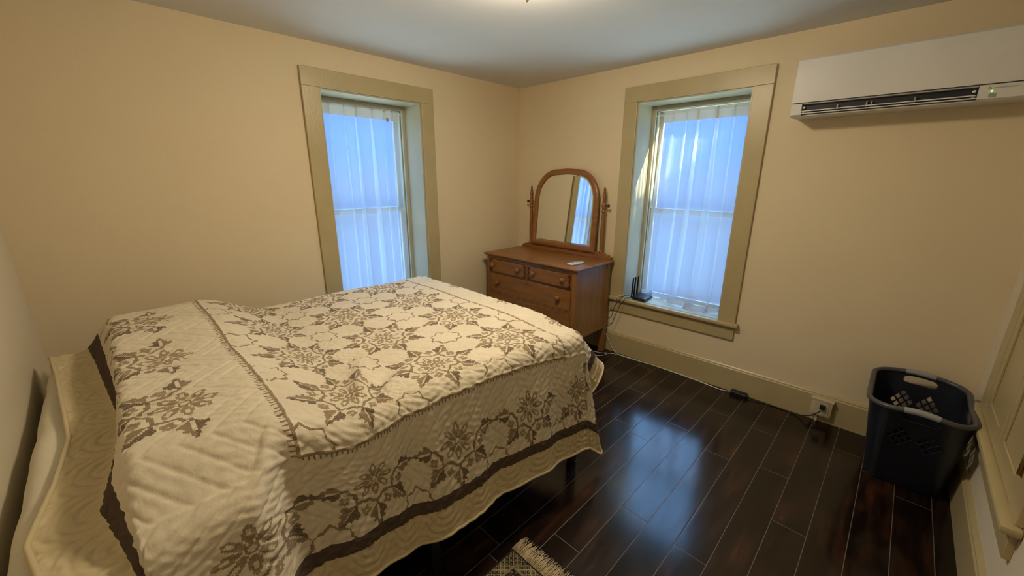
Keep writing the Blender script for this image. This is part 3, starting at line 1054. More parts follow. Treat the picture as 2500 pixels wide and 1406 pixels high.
def build_quilt():
    ns = int(round((S1 - S0) / CELL)); nt_ = int(round((T1 - T0) / CELL))
    sv = np.linspace(S0, S1, ns + 1); tv = np.linspace(T0, T1, nt_ + 1)
    S, T = np.meshgrid(sv, tv, indexing='ij')
    X, Y, Z = drape(S, T)
    Pp = np.stack([X, Y, Z], -1)
    def normals(Pp):
        gs = np.gradient(Pp, axis=0); gt = np.gradient(Pp, axis=1)
        n = np.cross(gs, gt)
        ln = np.linalg.norm(n, axis=-1, keepdims=True)
        return n / np.maximum(ln, 1e-12)
    n0 = normals(Pp)
    # quilting puffs: stitched valleys between padded cells
    e = rr_dist(S, T, 0, 0.11)
    infield = (S < SF) & (S > SH) & (T > SN) & (T < SFAR)
    def valley(c, pitch, wd):
        m = np.abs(np.mod(c / pitch, 1.0) - 0.5) * pitch
        return np.exp(-(m / wd) ** 2)
    diag = valley(S * 0.72 + T * 0.69 + 0.006 * np.sin(30 * T), 0.068, 0.006)
    feather = valley(np.hypot(np.mod(S, 0.21) - 0.105, np.mod(T, 0.21) - 0.105) + 0.3, 0.055, 0.005)
    chev = valley(S * 0.85 + np.abs(np.mod(T, 0.30) - 0.15) * 0.8, 0.058, 0.006)
    along = np.where(S < S0 + 0.13, T, S)
    bscal = valley(np.hypot(np.mod(along, 0.18) - 0.09, (0.115 + e) * 0.95), 0.029, 0.0042) + 0.6 * np.exp(-((e + 0.022) / 0.004) ** 2)
    q = np.where(e > -0.115, bscal * 0.8, np.where(infield, diag * 0.5 + feather * 0.4, chev * 0.8))
    crinkle = 0.0012 * np.sin(140 * S + 3 * np.sin(40 * T)) * np.sin(90 * T + 2 * np.sin(31 * S)) + 0.0009 * np.sin(210 * T + 4 * np.sin(23 * S + 1))
    seamv = np.exp(-((S - SF) / 0.008) ** 2) + np.exp(-((S - SH) / 0.008) ** 2) + np.exp(-((T - SN) / 0.008) ** 2)
    disp = -0.0050 * q + crinkle + 0.004 * seamv + 0.002 * np.exp(-((e + 0.14) / 0.03) ** 2)
    Pp = Pp + n0 * disp[..., None]
    nrm = normals(Pp)
    sc = (S[:-1, :-1] + S[1:, 1:]) / 2; tc = (T[:-1, :-1] + T[1:, 1:]) / 2
    ink = pattern(sc.copy(), tc.copy())
    dd = rr_dist(sc, tc, 0, 0.11)
    band = (dd > -0.165) & (dd <= -0.115)
    bord = (dd > -0.115) & (dd < 0.0)
    field = dd <= -0.165
    root = thing('quilt', 'cream quilt with brown stitched snowflake medallions and dark band, spread over the bed', 'quilt', (-2.2, -1.2, 0.83))
    idx = np.arange((ns + 1) * (nt_ + 1)).reshape(ns + 1, nt_ + 1)
    quads = np.stack([idx[:-1, :-1], idx[1:, :-1], idx[1:, 1:], idx[:-1, 1:]], -1)
    flatP = Pp.reshape(-1, 3); flatN = nrm.reshape(-1, 3)
    cloth = np.stack([S, T, np.zeros_like(S)], -1).reshape(-1, 3)
    for nm, msk, mt in (('printed_field', field, M_QUILT), ('brown_band', band, M_BAND), ('outer_border', bord, M_BORDER)):
        fq = quads[msk]
        used, inv = np.unique(fq.ravel(), return_inverse=True)
        nv, nf = len(used), len(fq)
        me = bpy.data.meshes.new(nm)
        me.vertices.add(nv); me.loops.add(nf * 4); me.polygons.add(nf)
        me.vertices.foreach_set('co', flatP[used].astype(np.float32).ravel())
        me.loops.foreach_set('vertex_index', inv.astype(np.int32))
        me.polygons.foreach_set('loop_start', np.arange(0, nf * 4, 4, dtype=np.int32))
        me.polygons.foreach_set('loop_total', np.full(nf, 4, dtype=np.int32))
        me.update(calc_edges=True)
        at = me.attributes.new('cloth', 'FLOAT_VECTOR', 'POINT')
        at.data.foreach_set('vector', cloth[used].astype(np.float32).ravel())
        if nm == 'printed_field':
            ai = me.attributes.new('ink', 'FLOAT', 'FACE')
            ai.data.foreach_set('value', ink[msk].astype(np.float32))
        me.validate()
        me.shade_smooth()
        me.normals_split_custom_set_from_vertices(flatN[used].tolist())
        link_mesh(nm, me, mt, root)
    # rolled edge binding all round the hem
    pts = []
    cs, ct = (S0 + S1) / 2, (T0 + T1) / 2
    hs, ht = (S1 - S0) / 2, (T1 - T0) / 2
    rad = 0.11
    m = 150
    for (sx, sy, a0) in ((1, 1, 0), (-1, 1, 90), (-1, -1, 180), (1, -1, 270)):
        for k in range(14):
            a = math.radians(a0 + 90 * k / 13)
            pts.append((cs + sx * (hs - rad) + rad * math.cos(a), ct + sy * (ht - rad) + rad * math.sin(a)))
        nsx, nsy = {(1, 1): (-1, 1), (-1, 1): (-1, -1), (-1, -1): (1, -1), (1, -1): (1, 1)}[(sx, sy)]
        a = math.radians(a0 + 90)
        p = (cs + sx * (hs - rad) + rad * math.cos(a), ct + sy * (ht - rad) + rad * math.sin(a))
        q2 = (cs + nsx * (hs - rad) + rad * math.cos(a), ct + nsy * (ht - rad) + rad * math.sin(a))
        for k in range(1, m):
            pts.append((p[0] + (q2[0] - p[0]) * k / m, p[1] + (q2[1] - p[1]) * k / m))
    pa = np.array(pts)
    X, Y, Z = drape(pa[:, 0], pa[:, 1])
    MB().tube(list(zip(X, Y, Z)), 0.0065, 6, closed=True).build('edge_binding', M_BORDER, root, smooth=180)
    return root
build_quilt()

# ================================================================== DRESSER
def dresser():
    root = thing('dresser', 'brown oak dresser with arched swing mirror in the corner', 'dresser', (-0.32, -0.65, 0))
    yl, yr = -0.125, -1.180
    xf, xb = -0.572, -0.060
    zt = 0.838
    # posts / legs: four corner stiles running to the floor
    for (x0, x1) in ((xf, xf + 0.048), (xb - 0.048, xb)):
        for (y0, y1) in ((yl - 0.048, yl), (yr, yr + 0.048)):
            MB().box((x0, y0, 0.0), (x1, y1, zt), 0.004).build('leg', M_WOODZ, root)
    # side panels, back, bottom
    for y in (yl - 0.016, yr + 0.006):
        mb = MB().box((xf + 0.048, y, 0.235), (xb - 0.048, y + 0.010, zt))
        mb.box((xf + 0.048, y - 0.003, 0.235), (xb - 0.048, y + 0.013, 0.262), 0.002)
        mb.build('side_panel', M_WOODZ, root)
    MB().box((xb - 0.016, yl - 0.048, 0.235), (xb - 0.006, yr + 0.048, zt)).build('back_panel', M_WOODY, root)
    MB().box((xf + 0.02, yl - 0.048, 0.245), (xb - 0.02, yr + 0.048, 0.258)).build('bottom_panel', M_WOODY, root)
    # front rails
    for (z0, z1) in ((0.808, zt), (0.672, 0.690), (0.472, 0.490), (0.236, 0.262)):
        MB().box((xf + 0.004, yl - 0.048, z0), (xf + 0.03, yr + 0.048, z1), 0.002).build('rail', M_WOODY, root)
    MB().box((xf + 0.002, -0.640, 0.690), (xf + 0.03, -0.668, 0.808), 0.002).build('divider', M_WOODZ, root)
    # top with moulded edge
    mb = MB()
    mb.box((-0.598, -0.103, 0.846), (-0.045, -1.205, 0.862), 0.005, 3)
    mb.box((-0.588, -0.112, zt), (-0.050, -1.196, 0.847), 0.003)
    mb.build('top', M_WOODY, root)
    def knob(y, z, x, parent):
        MB().lathe([(0.011, 0.0), (0.009, -0.010), (0.012, -0.015), (0.021, -0.022), (0.023, -0.029), (0.018, -0.036), (0.006, -0.039)], (x, y, z), 'x', 16).build('knob', M_WOODZ, parent, smooth=60)
    # two short upper drawers with carved wavy ends
    for (a, b, ks) in ((-0.176, -0.637, (-0.232, -0.560)), (-0.671, -1.130, (-0.740, -1.062))):
        mb = MB().box((xf - 0.010, a, 0.693), (xf + 0.010, b, 0.805), 0.002)
        mb.box((xf + 0.010, a - 0.012, 0.697), (xb - 0.05, b + 0.012, 0.800))
        dr = mb.build('drawer', M_WOODY, root)
        MB().box((xf - 0.0125, a - 0.02, 0.6935), (xf - 0.0095, b + 0.02, 0.702), 0.001).build('bead', M_WOODY, dr)
        for (e, sgn) in ((a, -1), (b, 1)):
            # wavy raised carving along each end, its dark tone painting the drawer gap shade
            pts = []
            m = 24
            for k in range(m + 1):
                z = 0.695 + 0.108 * k / m
                t = k / m
                pts.append((e + sgn * (0.014 + 0.007 * math.cos(4 * PI * t) + 0.006 * math.cos(2 * PI * t)), z))
            pts += [(e + sgn * 0.001, 0.803), (e + sgn * 0.001, 0.695)]
            MB().prism(pts, 'x', xf - 0.0155, xf - 0.0095).build('carving', M_WOODD, dr)
        for y in ks:
            knob(y, 0.755, xf - 0.010, dr)
    for (z0, z1, zk) in ((0.493, 0.669, 0.590), (0.265, 0.469, 0.375)):
        mb = MB().box((xf + 0.001, yl - 0.052, z0), (xf + 0.018, yr + 0.052, z1), 0.0025)
        mb.box((xf + 0.018, yl - 0.06, z0 + 0.01), (xb - 0.05, yr + 0.06, z1 - 0.02))
        dr = mb.build('drawer', M_WOODY, root)
        for y in (-0.288, -1.012):
            knob(y, zk, xf + 0.001, dr)
        MB().lathe([(0.005, 0), (0.005, -0.002), (0.003, -0.003)], (xf + 0.001, -0.65, z1 - 0.03), 'x', 12).build('keyhole', M_WOODD, dr)
    # back rail of the mirror with stepped, scrolled ends
    yc = -0.660
    pts = []
    def half(sg):
        return [(yc + sg * 0.530, 0.862), (yc + sg * 0.530, 0.886), (yc + sg * 0.505, 0.888), (yc + sg * 0.498, 0.899), (yc + sg * 0.470, 0.902), (yc + sg * 0.448, 0.914), (yc + sg * 0.415, 0.918)]
    pts = half(1) + half(-1)[::-1]
    mb = MB().prism(pts, 'x', -0.082, -0.050)
    mb.box((-0.090, yc + 0.39, 0.862), (-0.050, yc - 0.39, 0.905), 0.003)
    mb.build('mirror_rail', M_WOODY, root)
    # turned posts with finials and swivel knobs
    for sg in (1, -1):
        y = yc + sg * 0.418
        prof = [(0.016, 0.905), (0.020, 0.912), (0.020, 0.925), (0.015, 0.932), (0.0165, 0.95), (0.019, 1.10), (0.0165, 1.24), (0.013, 1.262), (0.020, 1.270), (0.021, 1.283), (0.013, 1.293),
                (0.018, 1.306), (0.0215, 1.325), (0.018, 1.343), (0.012, 1.352), (0.019, 1.358), (0.012, 1.366), (0.0145, 1.385), (0.0175, 1.405), (0.0165, 1.42), (0.009, 1.430), (0.0145, 1.436), (0.008, 1.444), (0.0115, 1.456), (0.009, 1.470), (0.003, 1.480)]
        po = MB().lathe(prof, (-0.068, y, 0), 'z', 18).build('mirror_post', M_WOODZ, root, smooth=45)
        MB().lathe([(0.006, 0), (0.006, sg * 0.016), (0.012, sg * 0.022), (0.014, sg * 0.030), (0.010, sg * 0.038), (0.003, sg * 0.040)], (-0.068, y + sg * 0.016, 1.325), 'y', 14).build('swivel_knob', M_WOODD, po, smooth=50)
    # tilted arched mirror: frame swept round the glass outline
    gy0, gy1 = yc - 0.322, yc + 0.334
    zb, ztp = 0.955, 1.592
    rc = 0.20
    outl = []
    def arc(cy, cz, a0, a1, m, ry, rz):
        for k in range(m + 1):
            a = a0 + (a1 - a0) * k / m
            outl.append((cy + ry * math.cos(a), cz + rz * math.sin(a)))
    outl.append((gy1, zb)); outl.append((gy1 - 0.003, zb + 0.30))
    g1 = gy1 - 0.006; g0 = gy0 + 0.006
    arc(g1 - rc, ztp - 0.235, 0.0, PI / 2, 14, rc, 0.228)
    outl.append((yc, ztp))
    arc(g0 + rc, ztp - 0.235, PI / 2, PI, 14, rc, 0.228)
    outl.append((gy0 + 0.003, zb + 0.30)); outl.append((gy0, zb))
    tilt = math.radians(4.6)
    piv = Vector((-0.068, yc, 1.325))
    def T_(x, y, z):
        dz = z - piv.z
        dx = x
        return Vector((piv.x + dx * math.cos(tilt) + dz * math.sin(tilt), y, piv.z + dz * math.cos(tilt) - dx * math.sin(tilt)))
    mb = MB()
    n = len(outl)
    # outward normals in the plane
    def nrm2(i):
        p, q = outl[(i - 1) % n], outl[(i + 1) % n]
        tx, tz = q[0] - p[0], q[1] - p[1]
        l = math.hypot(tx, tz)
        return (tz / l, -tx / l)
    def miter(i):
        if i == 0: return (1.0, -1.0)
        if i == n - 1: return (-1.0, -1.0)
        return nrm2(i)
    cross = [(-0.002, -0.003), (-0.002, -0.011), (0.006, -0.017), (0.026, -0.018), (0.039, -0.014), (0.046, -0.006), (0.046, 0.012), (-0.002, 0.012)]
    rings = []
    for i, (y, z) in enumerate(outl):
        ny, nz = miter(i)
        rings.append([mb.bm.verts.new(T_(dx, y + ny * w_, z + nz * w_)) for w_, dx in cross])
    k_ = len(cross)
    for i in range(n):
        a, b = rings[i], rings[(i + 1) % n]
        for j in range(k_):
            mb.bm.faces.new((a[j], a[(j + 1) % k_], b[(j + 1) % k_], b[j]))
    fr = mb.build('mirror_frame', M_WOODY, root, smooth=40)
    # bevelled glass
    mb = MB()
    cyc, czc = yc, (zb + ztp) / 2
    ro = [mb.bm.verts.new(T_(-0.0020, y, z)) for y, z in outl]
    ri = []
    for i, (y, z) in enumerate(outl):
        ny, nz = miter(i)
        ri.append(mb.bm.verts.new(T_(-0.0045, y - ny * 0.016, z - nz * 0.016)))
    rb = [mb.bm.verts.new(T_(0.004, y, z)) for y, z in outl]
    for i in range(n):
        j = (i + 1) % n
        mb.bm.faces.new((ro[i], ro[j], ri[j], ri[i]))
        mb.bm.faces.new((rb[i], rb[j], ro[j], ro[i]))
    mb.bm.faces.new(ri); mb.bm.faces.new(rb[::-1])
    mb.build('mirror_glass', M_MIRROR, fr)
    # back board of the mirror
    mb = MB().prism([(y, z) for y, z in outl], 'x', 0, 0.004)
    for v in mb.bm.verts:
        v.co = T_(v.co.x + 0.008, v.co.y, v.co.z)
    mb.build('mirror_back', M_WOODD, fr)
    return root
dresser()

# remote control lying on the dresser
rem = thing('remote_control', 'white remote control lying on the dresser top', 'remote control', (-0.43, -1.06, 0.862))
p0, p1 = Vector((-0.500, -1.055, 0)), Vector((-0.345, -1.068, 0))
axis = (p1 - p0).normalized(); side = Vector((-axis.y, axis.x, 0))
def rbox(a0, a1, s0, s1, z0, z1, bev, name, m, parent):
    mb = MB().box((a0, s0, z0), (a1, s1, z1), bev, 3)
    for v in mb.bm.verts:
        q = p0 + axis * v.co.x + side * v.co.y
        v.co = Vector((q.x, q.y, v.co.z))
    return mb.build(name, m, parent, smooth=40)
rbox(0, 0.150, -0.029, 0.029, 0.8622, 0.8785, 0.006, 'body', M_WHITEPL, rem)
rbox(0.080, 0.138, -0.021, 0.021, 0.8780, 0.8792, 0.0005, 'screen', mat('grey_lcd', (0.30, 0.34, 0.33), 0.25), rem)
for i in range(2):
    for j in range(3):
        rbox(0.018 + 0.026 * i, 0.036 + 0.026 * i, -0.020 + 0.0145 * j, -0.009 + 0.0145 * j, 0.8780, 0.8796, 0.0005, 'button', M_GREYPL, rem)

# ================================================================== AIR CONDITIONER
def air_con():
    root = thing('air_conditioner', 'white wall mounted split air conditioner high on the right wall', 'air conditioner', (0, -2.77, 1.9))
    y0, y1 = -2.365, -3.250
    # body profile (x, z), extruded along y
    prof = [(0, 1.905), (-0.13, 1.900), (-0.205, 1.906), (-0.205, 2.196), (-0.19, 2.203), (0, 2.203)]
    # housing with an open outlet slot: back box + end blocks + lower lip
    mb = MB()
    mb.prism([(0, 1.905), (-0.10, 1.902), (-0.10, 2.20), (0, 2.20)], 'y', y0, y1)
    mb.prism([(-0.10, 1.975), (-0.205, 1.975), (-0.205, 2.194), (-0.19, 2.2), (-0.10, 2.2)], 'y', y0 - 0.001, y1 + 0.001)
    mb.prism([(-0.10, 1.902), (-0.15, 1.899), (-0.208, 1.901), (-0.200, 1.909), (-0.10, 1.911)], 'y', y0 - 0.05, -3.080)
    mb.build('housing', M_WHITEPL, root)
    for a, b, nm in ((y0, y0 - 0.050, 'end_block'), (-3.080, y1, 'control_panel')):
        mb = MB().prism([(-0.09, 1.902), (-0.15, 1.899), (-0.205, 1.900), (-0.222, 1.908), (-0.228, 1.964), (-0.09, 1.964)], 'y', a, b)
        pn = mb.build(nm, M_WHITEPL, root)
    # front cover, slightly bowed
    mb = MB()
    pf = [(-0.204, 1.969), (-0.229, 1.970), (-0.232, 2.06), (-0.231, 2.14), (-0.226, 2.188), (-0.215, 2.198), (-0.204, 2.199)]
    mb.prism(pf, 'y', y0, y1)
    mb.build('front_cover', M_WHITEPL, root, smooth=25)
    MB().box((-0.228, y0 - 0.002, 1.964), (-0.10, y1 + 0.002, 1.9655)).build('cover_seam', M_GREYPL, root)
    # outlet: dark cavity, vanes, vertical louvres
    MB().box((-0.198, y0 - 0.051, 1.915), (-0.19, -3.079, 1.964)).build('outlet', M_VOID, root)
    MB().box((-0.225, y0 - 0.052, 1.9605), (-0.195, -3.078, 1.964), 0.002).build('outlet_lip', M_WHITEPL, root)
    for z, x in ((1.9245, -0.222), (1.9135, -0.216)):
        MB().box((x - 0.006, y0 - 0.053, z - 0.0025), (x + 0.010, -3.077, z + 0.0025), 0.001).build('vane', M_WHITEPL, root)
    for y in (-2.575, -2.695, -2.715, -2.875):
        MB().box((-0.215, y - 0.003, 1.919), (-0.198, y + 0.003, 1.945)).build('louvre', M_GREYPL, root)
    for y in (-2.424, -3.068):
        for z in (1.921, 1.944):
            MB().lathe([(0.006, 0), (0.006, -0.006), (0.003, -0.008)], (-0.206, y, z), 'x', 12).build('pivot', M_WHITEPL, root, smooth=40)
    # control panel marks: emblem, lettering, indicator lamp, sensor
    x = -0.2262
    def emblem(yc, zc, r):
        mb = MB()
        for k in range(3):
            a = PI / 2 + k * 2 * PI / 3
            d = Vector((math.cos(a), math.sin(a))); n_ = Vector((-d.y, d.x))
            P4 = [Vector((0, 0)), d * r * 0.5 + n_ * r * 0.29, d * r, d * r * 0.5 - n_ * r * 0.29]
            vs = [mb.bm.verts.new((x - 0.0012, yc - p.x, zc + p.y)) for p in P4]
            mb.bm.faces.new(vs)
        return mb.build('emblem', M_GREYPL, root)
    emblem(-3.112, 1.950, 0.008)
    cu = bpy.data.curves.new('lettering', 'FONT')
    cu.body = 'MITSUBISHI ELECTRIC'
    cu.size = 0.0072
    tmp = bpy.data.objects.new('lettering_source', cu)
    COL.objects.link(tmp)
    dg = bpy.context.evaluated_depsgraph_get()
    me = bpy.data.meshes.new_from_object(tmp.evaluated_get(dg))
    COL.objects.unlink(tmp); bpy.data.objects.remove(tmp)
    xs = [v.co.x for v in me.vertices]
    k = 0.072 / max(xs)
    for v in me.vertices:
        v.co = Vector((x - 0.0012, -3.124 - v.co.x * k, 1.9475 + v.co.y * 1.0))
    me.materials.clear()
    link_mesh('lettering', me, M_GREYPL, root)
    MB().lathe([(0.0035, 0), (0.0035, -0.0022), (0.002, -0.003)], (x + 0.0005, -3.121, 1.937), 'x', 10).build('indicator_lamp', emis('green_indicator', (0.25, 1.0, 0.12), 1.6), root)
    MB().box((x + 0.0040, -3.113, 1.912), (x + 0.001, -3.136, 1.928), 0.0005).build('sensor_window', M_GREYPL, root)
    return root
air_con()

# ================================================================== ROUTER on the sill
def router():
    zs = OZ0 + 0.0162
    root = thing('router', 'black router with three upright antennas on the right window sill', 'router', (0.07, -1.43, zs))
    q = [(0.000, -1.378), (-0.012, -1.505), (0.150, -1.492), (0.165, -1.365)]
    mb = MB()
    lo = [mb.bm.verts.new((x, y, zs + 0.004)) for x, y in q]
    cx = sum(p[0] for p in q) / 4; cy = sum(p[1] for p in q) / 4
    mid = [mb.bm.verts.new((cx + (x - cx) * 1.04, cy + (y - cy) * 1.04, zs + 0.018)) for x, y in q]
    hi = [mb.bm.verts.new((cx + (x - cx) * 0.97, cy + (y - cy) * 0.97, zs + 0.029)) for x, y in q]
    for a, b in ((lo, mid), (mid, hi)):
        for i in range(4):
            mb.bm.faces.new((a[i], a[(i + 1) % 4], b[(i + 1) % 4], b[i]))
    mb.bm.faces.new(lo[::-1]); mb.bm.faces.new(hi)
    bmesh.ops.bevel(mb.bm, geom=mb.bm.edges[:], offset=0.003, segments=2, profile=0.5, affect='EDGES')
    mb.build('body', M_BLACKPL, root, smooth=35)
    for x, y in ((0.012, -1.39), (-0.002, -1.49), (0.138, -1.48), (0.15, -1.375)):
        MB().lathe([(0.006, 0), (0.006, 0.0045)], (x, y, zs), 'z', 10).build('foot', M_BLACKPL, root)
    # antennas hinge on the left side
    for x, y in ((0.012, -1.366), (0.058, -1.363), (0.112, -1.362)):
        pts = [(x, y, zs + 0.012), (x, y, zs + 0.035), (x, y - 0.002, zs + 0.10), (x, y - 0.004, zs + 0.19)]
        a = MB().tube(pts, [0.0085, 0.0085, 0.008, 0.0072], 10, squash=0.75).build('antenna', M_BLACKPL, root, smooth=60)
        MB().lathe([(0.006, -0.010), (0.006, 0.010)], (x, y - 0.004, zs + 0.014), 'y', 10).build('antenna_hinge', M_BLACKPL, a, smooth=40)
router()

# ================================================================== CABLES, ADAPTER, OUTLET
def cable(name, label, pts, r, m, cat='cable', group=None):
    return tag(MB().tube(spline(pts, 10), r, 8).build(name, m, None, smooth=180), label, cat, group or 'cables by the router and along the baseboard')
zs = OZ0 + 0.0162
cable('cable', 'black cable hanging from the router over the sill, nearest the wall', [(0.02, -1.356, zs + 0.010), (-0.010, -1.325, zs + 0.030), (-0.062, -1.29, zs - 0.01), (-0.075, -1.25, zs - 0.10), (-0.065, -1.22, zs - 0.19), (-0.045, -1.13, zs - 0.225), (-0.040, -1.0, zs - 0.235), (-0.03, -0.90, zs - 0.24)], 0.0026, M_CABLEB)
cable('cable', 'black cable hanging lower in a loop between router and dresser', [(0.0, -1.358, zs + 0.010), (-0.030, -1.345, zs + 0.016), (-0.066, -1.325, zs - 0.02), (-0.080, -1.27, zs - 0.16), (-0.072, -1.235, zs - 0.25), (-0.050, -1.15, zs - 0.30), (-0.035, -1.05, zs - 0.31), (-0.03, -0.95, zs - 0.315)], 0.0022, M_CABLEB)
cable('cable', 'pale cable leaving the router over the left end of the sill', [(0.045, -1.356, zs + 0.010), (0.0, -1.315, zs + 0.028), (-0.056, -1.27, zs + 0.015), (-0.066, -1.235, zs - 0.06), (-0.050, -1.19, zs - 0.10), (-0.040, -1.10, zs - 0.13), (-0.035, -1.0, zs - 0.15)], 0.0025, M_CABLEW)
cable('cable', 'white cable running along the baseboard from dresser to black adapter', [(-0.042, -1.08, 0.195), (-0.045, -1.16, 0.175), (-0.046, -1.19, 0.135), (-0.050, -1.24, 0.06), (-0.055, -1.31, 0.010), (-0.046, -1.45, 0.004), (-0.038, -1.62, 0.004), (-0.040, -1.80, 0.004), (-0.045, -1.98, 0.004), (-0.062, -2.14, 0.005), (-0.066, -2.20, 0.006), (-0.060, -2.262, 0.015)], 0.0030, M_CABLEW)
cable('cable', 'second white cable lying loose on the floor beside the dresser leg', [(-0.20, -1.02, 0.004), (-0.16, -1.12, 0.004), (-0.125, -1.21, 0.004), (-0.072, -1.29, 0.0045), (-0.060, -1.40, 0.004), (-0.052, -1.52, 0.004), (-0.034, -1.68, 0.004), (-0.031, -1.86, 0.004), (-0.036, -2.02, 0.004), (-0.056, -2.15, 0.004), (-0.060, -2.20, 0.004)], 0.0022, M_CABLEW)
cable('cable', 'short white cable end curled on the floor by the dresser leg', [(-0.10, -1.205, 0.004), (-0.115, -1.235, 0.004), (-0.16, -1.235, 0.004), (-0.22, -1.195, 0.004), (-0.30, -1.15, 0.004)], 0.0022, M_CABLEW)

ad = thing('power_adapter', 'black power adapter brick on the floor against the baseboard', 'power adapter', (-0.05, -2.32, 0))
mb = MB().box((-0.082, -2.265, 0.001), (-0.030, -2.375, 0.032), 0.006, 3)
mb.build('body', M_BLACKPL, ad, smooth=35)
MB().lathe([(0.007, 0), (0.005, -0.018)], (-0.056, -2.374, 0.015), 'y', 10).build('strain_relief', M_BLACKPL, ad, smooth=50)
cable('cable', 'black power cord from the adapter up to the wall outlet', [(-0.056, -2.392, 0.014), (-0.052, -2.45, 0.005), (-0.040, -2.55, 0.004), (-0.045, -2.64, 0.005), (-0.062, -2.70, 0.016), (-0.085, -2.755, 0.050), (-0.092, -2.785, 0.085), (-0.092, -2.800, 0.108)], 0.0032, M_CABLEB)
ol = thing('outlet_box', 'ivory surface mounted outlet box on the baseboard', 'outlet', (-0.022, -2.80, 0.12))
MB().box((-0.0225, -2.742, 0.052), (-0.058, -2.852, 0.168), 0.004, 2).build('box', M_IVORY, ol, smooth=35)
MB().box((-0.058, -2.758, 0.062), (-0.061, -2.836, 0.158), 0.001).build('cover_plate', M_IVORY, ol)
MB().box((-0.0225, -2.735, 0.158), (-0.061, -2.858, 0.170), 0.003).build('lid', M_IVORY, ol)
MB().tube([(-0.034, -2.782, 0.002), (-0.034, -2.782, 0.054)], 0.009, 10).build('conduit', M_IVORY, ol, smooth=50)
pl = thing('plug', 'black plug pushed into the ivory outlet box', 'plug', (-0.061, -2.803, 0.125))
MB().box((-0.0612, -2.789, 0.110), (-0.082, -2.817, 0.140), 0.004, 3).build('body', M_BLACKPL, pl, smooth=40)
MB().lathe([(0.009, 0), (0.006, -0.010)], (-0.081, -2.803, 0.122), 'x', 10).build('strain_relief', M_BLACKPL, pl, smooth=50)

# ================================================================== LAUNDRY BASKET
def basket():
    root = thing('laundry_basket', 'dark navy plastic laundry basket with grey grips in the right corner', 'basket', (-0.30, -3.19, 0))
    # bottom and rim outlines (rounded rectangles)
    def outline(x0, x1, y0, y1, r, m=60):
        pts = []
        per = 2 * ((x1 - x0) + (y1 - y0)) - 8 * r + 2 * PI * r
        segs = []
        for (cx, cy, a0) in ((x1 - r, y1 - r, 0), (x0 + r, y1 - r, 90), (x0 + r, y0 + r, 180), (x1 - r, y0 + r, 270)):
            segs.append((cx, cy, a0))
        for i, (cx, cy, a0) in enumerate(segs):
            for k in range(9):
                a = math.radians(a0 + 90 * k / 8)
                pts.append((cx + r * math.cos(a), cy + r * math.sin(a)))
            nx, ny, na = segs[(i + 1) % 4]
            a = math.radians(a0 + 90)
            p = (cx + r * math.cos(a), cy + r * math.sin(a)); q = (nx + r * math.cos(a), ny + r * math.sin(a))
            for k in range(1, 24):
                pts.append((p[0] + (q[0] - p[0]) * k / 24, p[1] + (q[1] - p[1]) * k / 24))
        return pts
    HB = 0.50
    B = outline(-0.445, -0.135, -3.345, -3.050, 0.06)
    T = outline(-0.645, -0.100, -3.360, -2.995, 0.10)
    n = len(T)
    NZ = 44
    def rim_z(k):
        x, y = T[k]
        # rim dips a little at the four sides' middles, rises at the handles
        e = math.exp(-((y + 3.178) / 0.10) ** 2) * (1 if (x < -0.6 or x > -0.14) else 0)
        return HB + 0.018 * e - 0.012 * math.exp(-((x + 0.37) / 0.12) ** 2) * (1 if (y > -3.02 or y < -3.33) else 0)
    def pos(k, v):
        z = rim_z(k) * v
        x = B[k][0] + (T[k][0] - B[k][0]) * v
        y = B[k][1] + (T[k][1] - B[k][1]) * v
        return Vector((x, y, max(z, 0.004)))
    return root, T, pos, n
root, T_, bpos, nB = basket()
# finer wall mesh so that the diamond holes are clean
def basket_wall():
    bm = bmesh.new()
    sub = 4
    NZ = 150
    cols = []
    for k in range(nB):
        for q in range(sub):
            cols.append((k, q / sub))
    def P(c, v):
        k, f_ = c
        return bpos(k, v) * (1 - f_) + bpos((k + 1) % nB, v) * f_
    m = len(cols)
    vg = [[bm.verts.new(P(cols[i], j / NZ)) for i in range(m)] for j in range(NZ + 1)]
    for j in range(NZ):
        for i in range(m):
            k = cols[i][0]
            v = (j + 0.5) / NZ
            p = (P(cols[i], v) + P(cols[(i + 1) % m], v)) / 2
            tx, ty = T_[k]
            hole = False
            if tx < -0.60 or tx > -0.13:
                y = p.y + 3.187
                if 0.875 < v < 0.955 and (abs(y) / 0.066) ** 4 + (abs(v - 0.915) / 0.04) ** 4 < 1: hole = True
                for yc in (0.052, -0.052):
                    a = (y - yc) / 0.034; b = (v - 0.66) / 0.092
                    u, w_ = a + b, a - b
                    if abs(u) < 1.5 and abs(w_) < 1.5 and abs((u + 0.5) % 1.0 - 0.5) < 0.36 and abs((w_ + 0.5) % 1.0 - 0.5) < 0.36: hole = True
            elif (ty > -3.03 or ty < -3.33) and -0.56 < tx < -0.18:
                x = p.x + 0.36
                if 0.875 < v < 0.955 and (abs(x) / 0.07) ** 4 + (abs(v - 0.915) / 0.04) ** 4 < 1: hole = True
                for xc in (0.06, -0.06):
                    a = (x - xc) / 0.036; b = (v - 0.64) / 0.092
                    u, w_ = a + b, a - b
                    if abs(u) < 1.5 and abs(w_) < 1.5 and abs((u + 0.5) % 1.0 - 0.5) < 0.36 and abs((w_ + 0.5) % 1.0 - 0.5) < 0.36: hole = True
            if not hole:
                bm.faces.new((vg[j][i], vg[j][(i + 1) % m], vg[j + 1][(i + 1) % m], vg[j + 1][i]))
    bm.faces.new([vg[0][i] for i in range(m)][::-1])
    loose = [v for v in bm.verts if not v.link_faces]
    bmesh.ops.delete(bm, geom=loose, context='VERTS')
    me = bpy.data.meshes.new('body')
    bm.to_mesh(me); bm.free()
    o = link_mesh('body', me, M_NAVY, root, 40)
    so = o.modifiers.new('thickness', 'SOLIDIFY')
    so.thickness = 0.003
    so.offset = -1
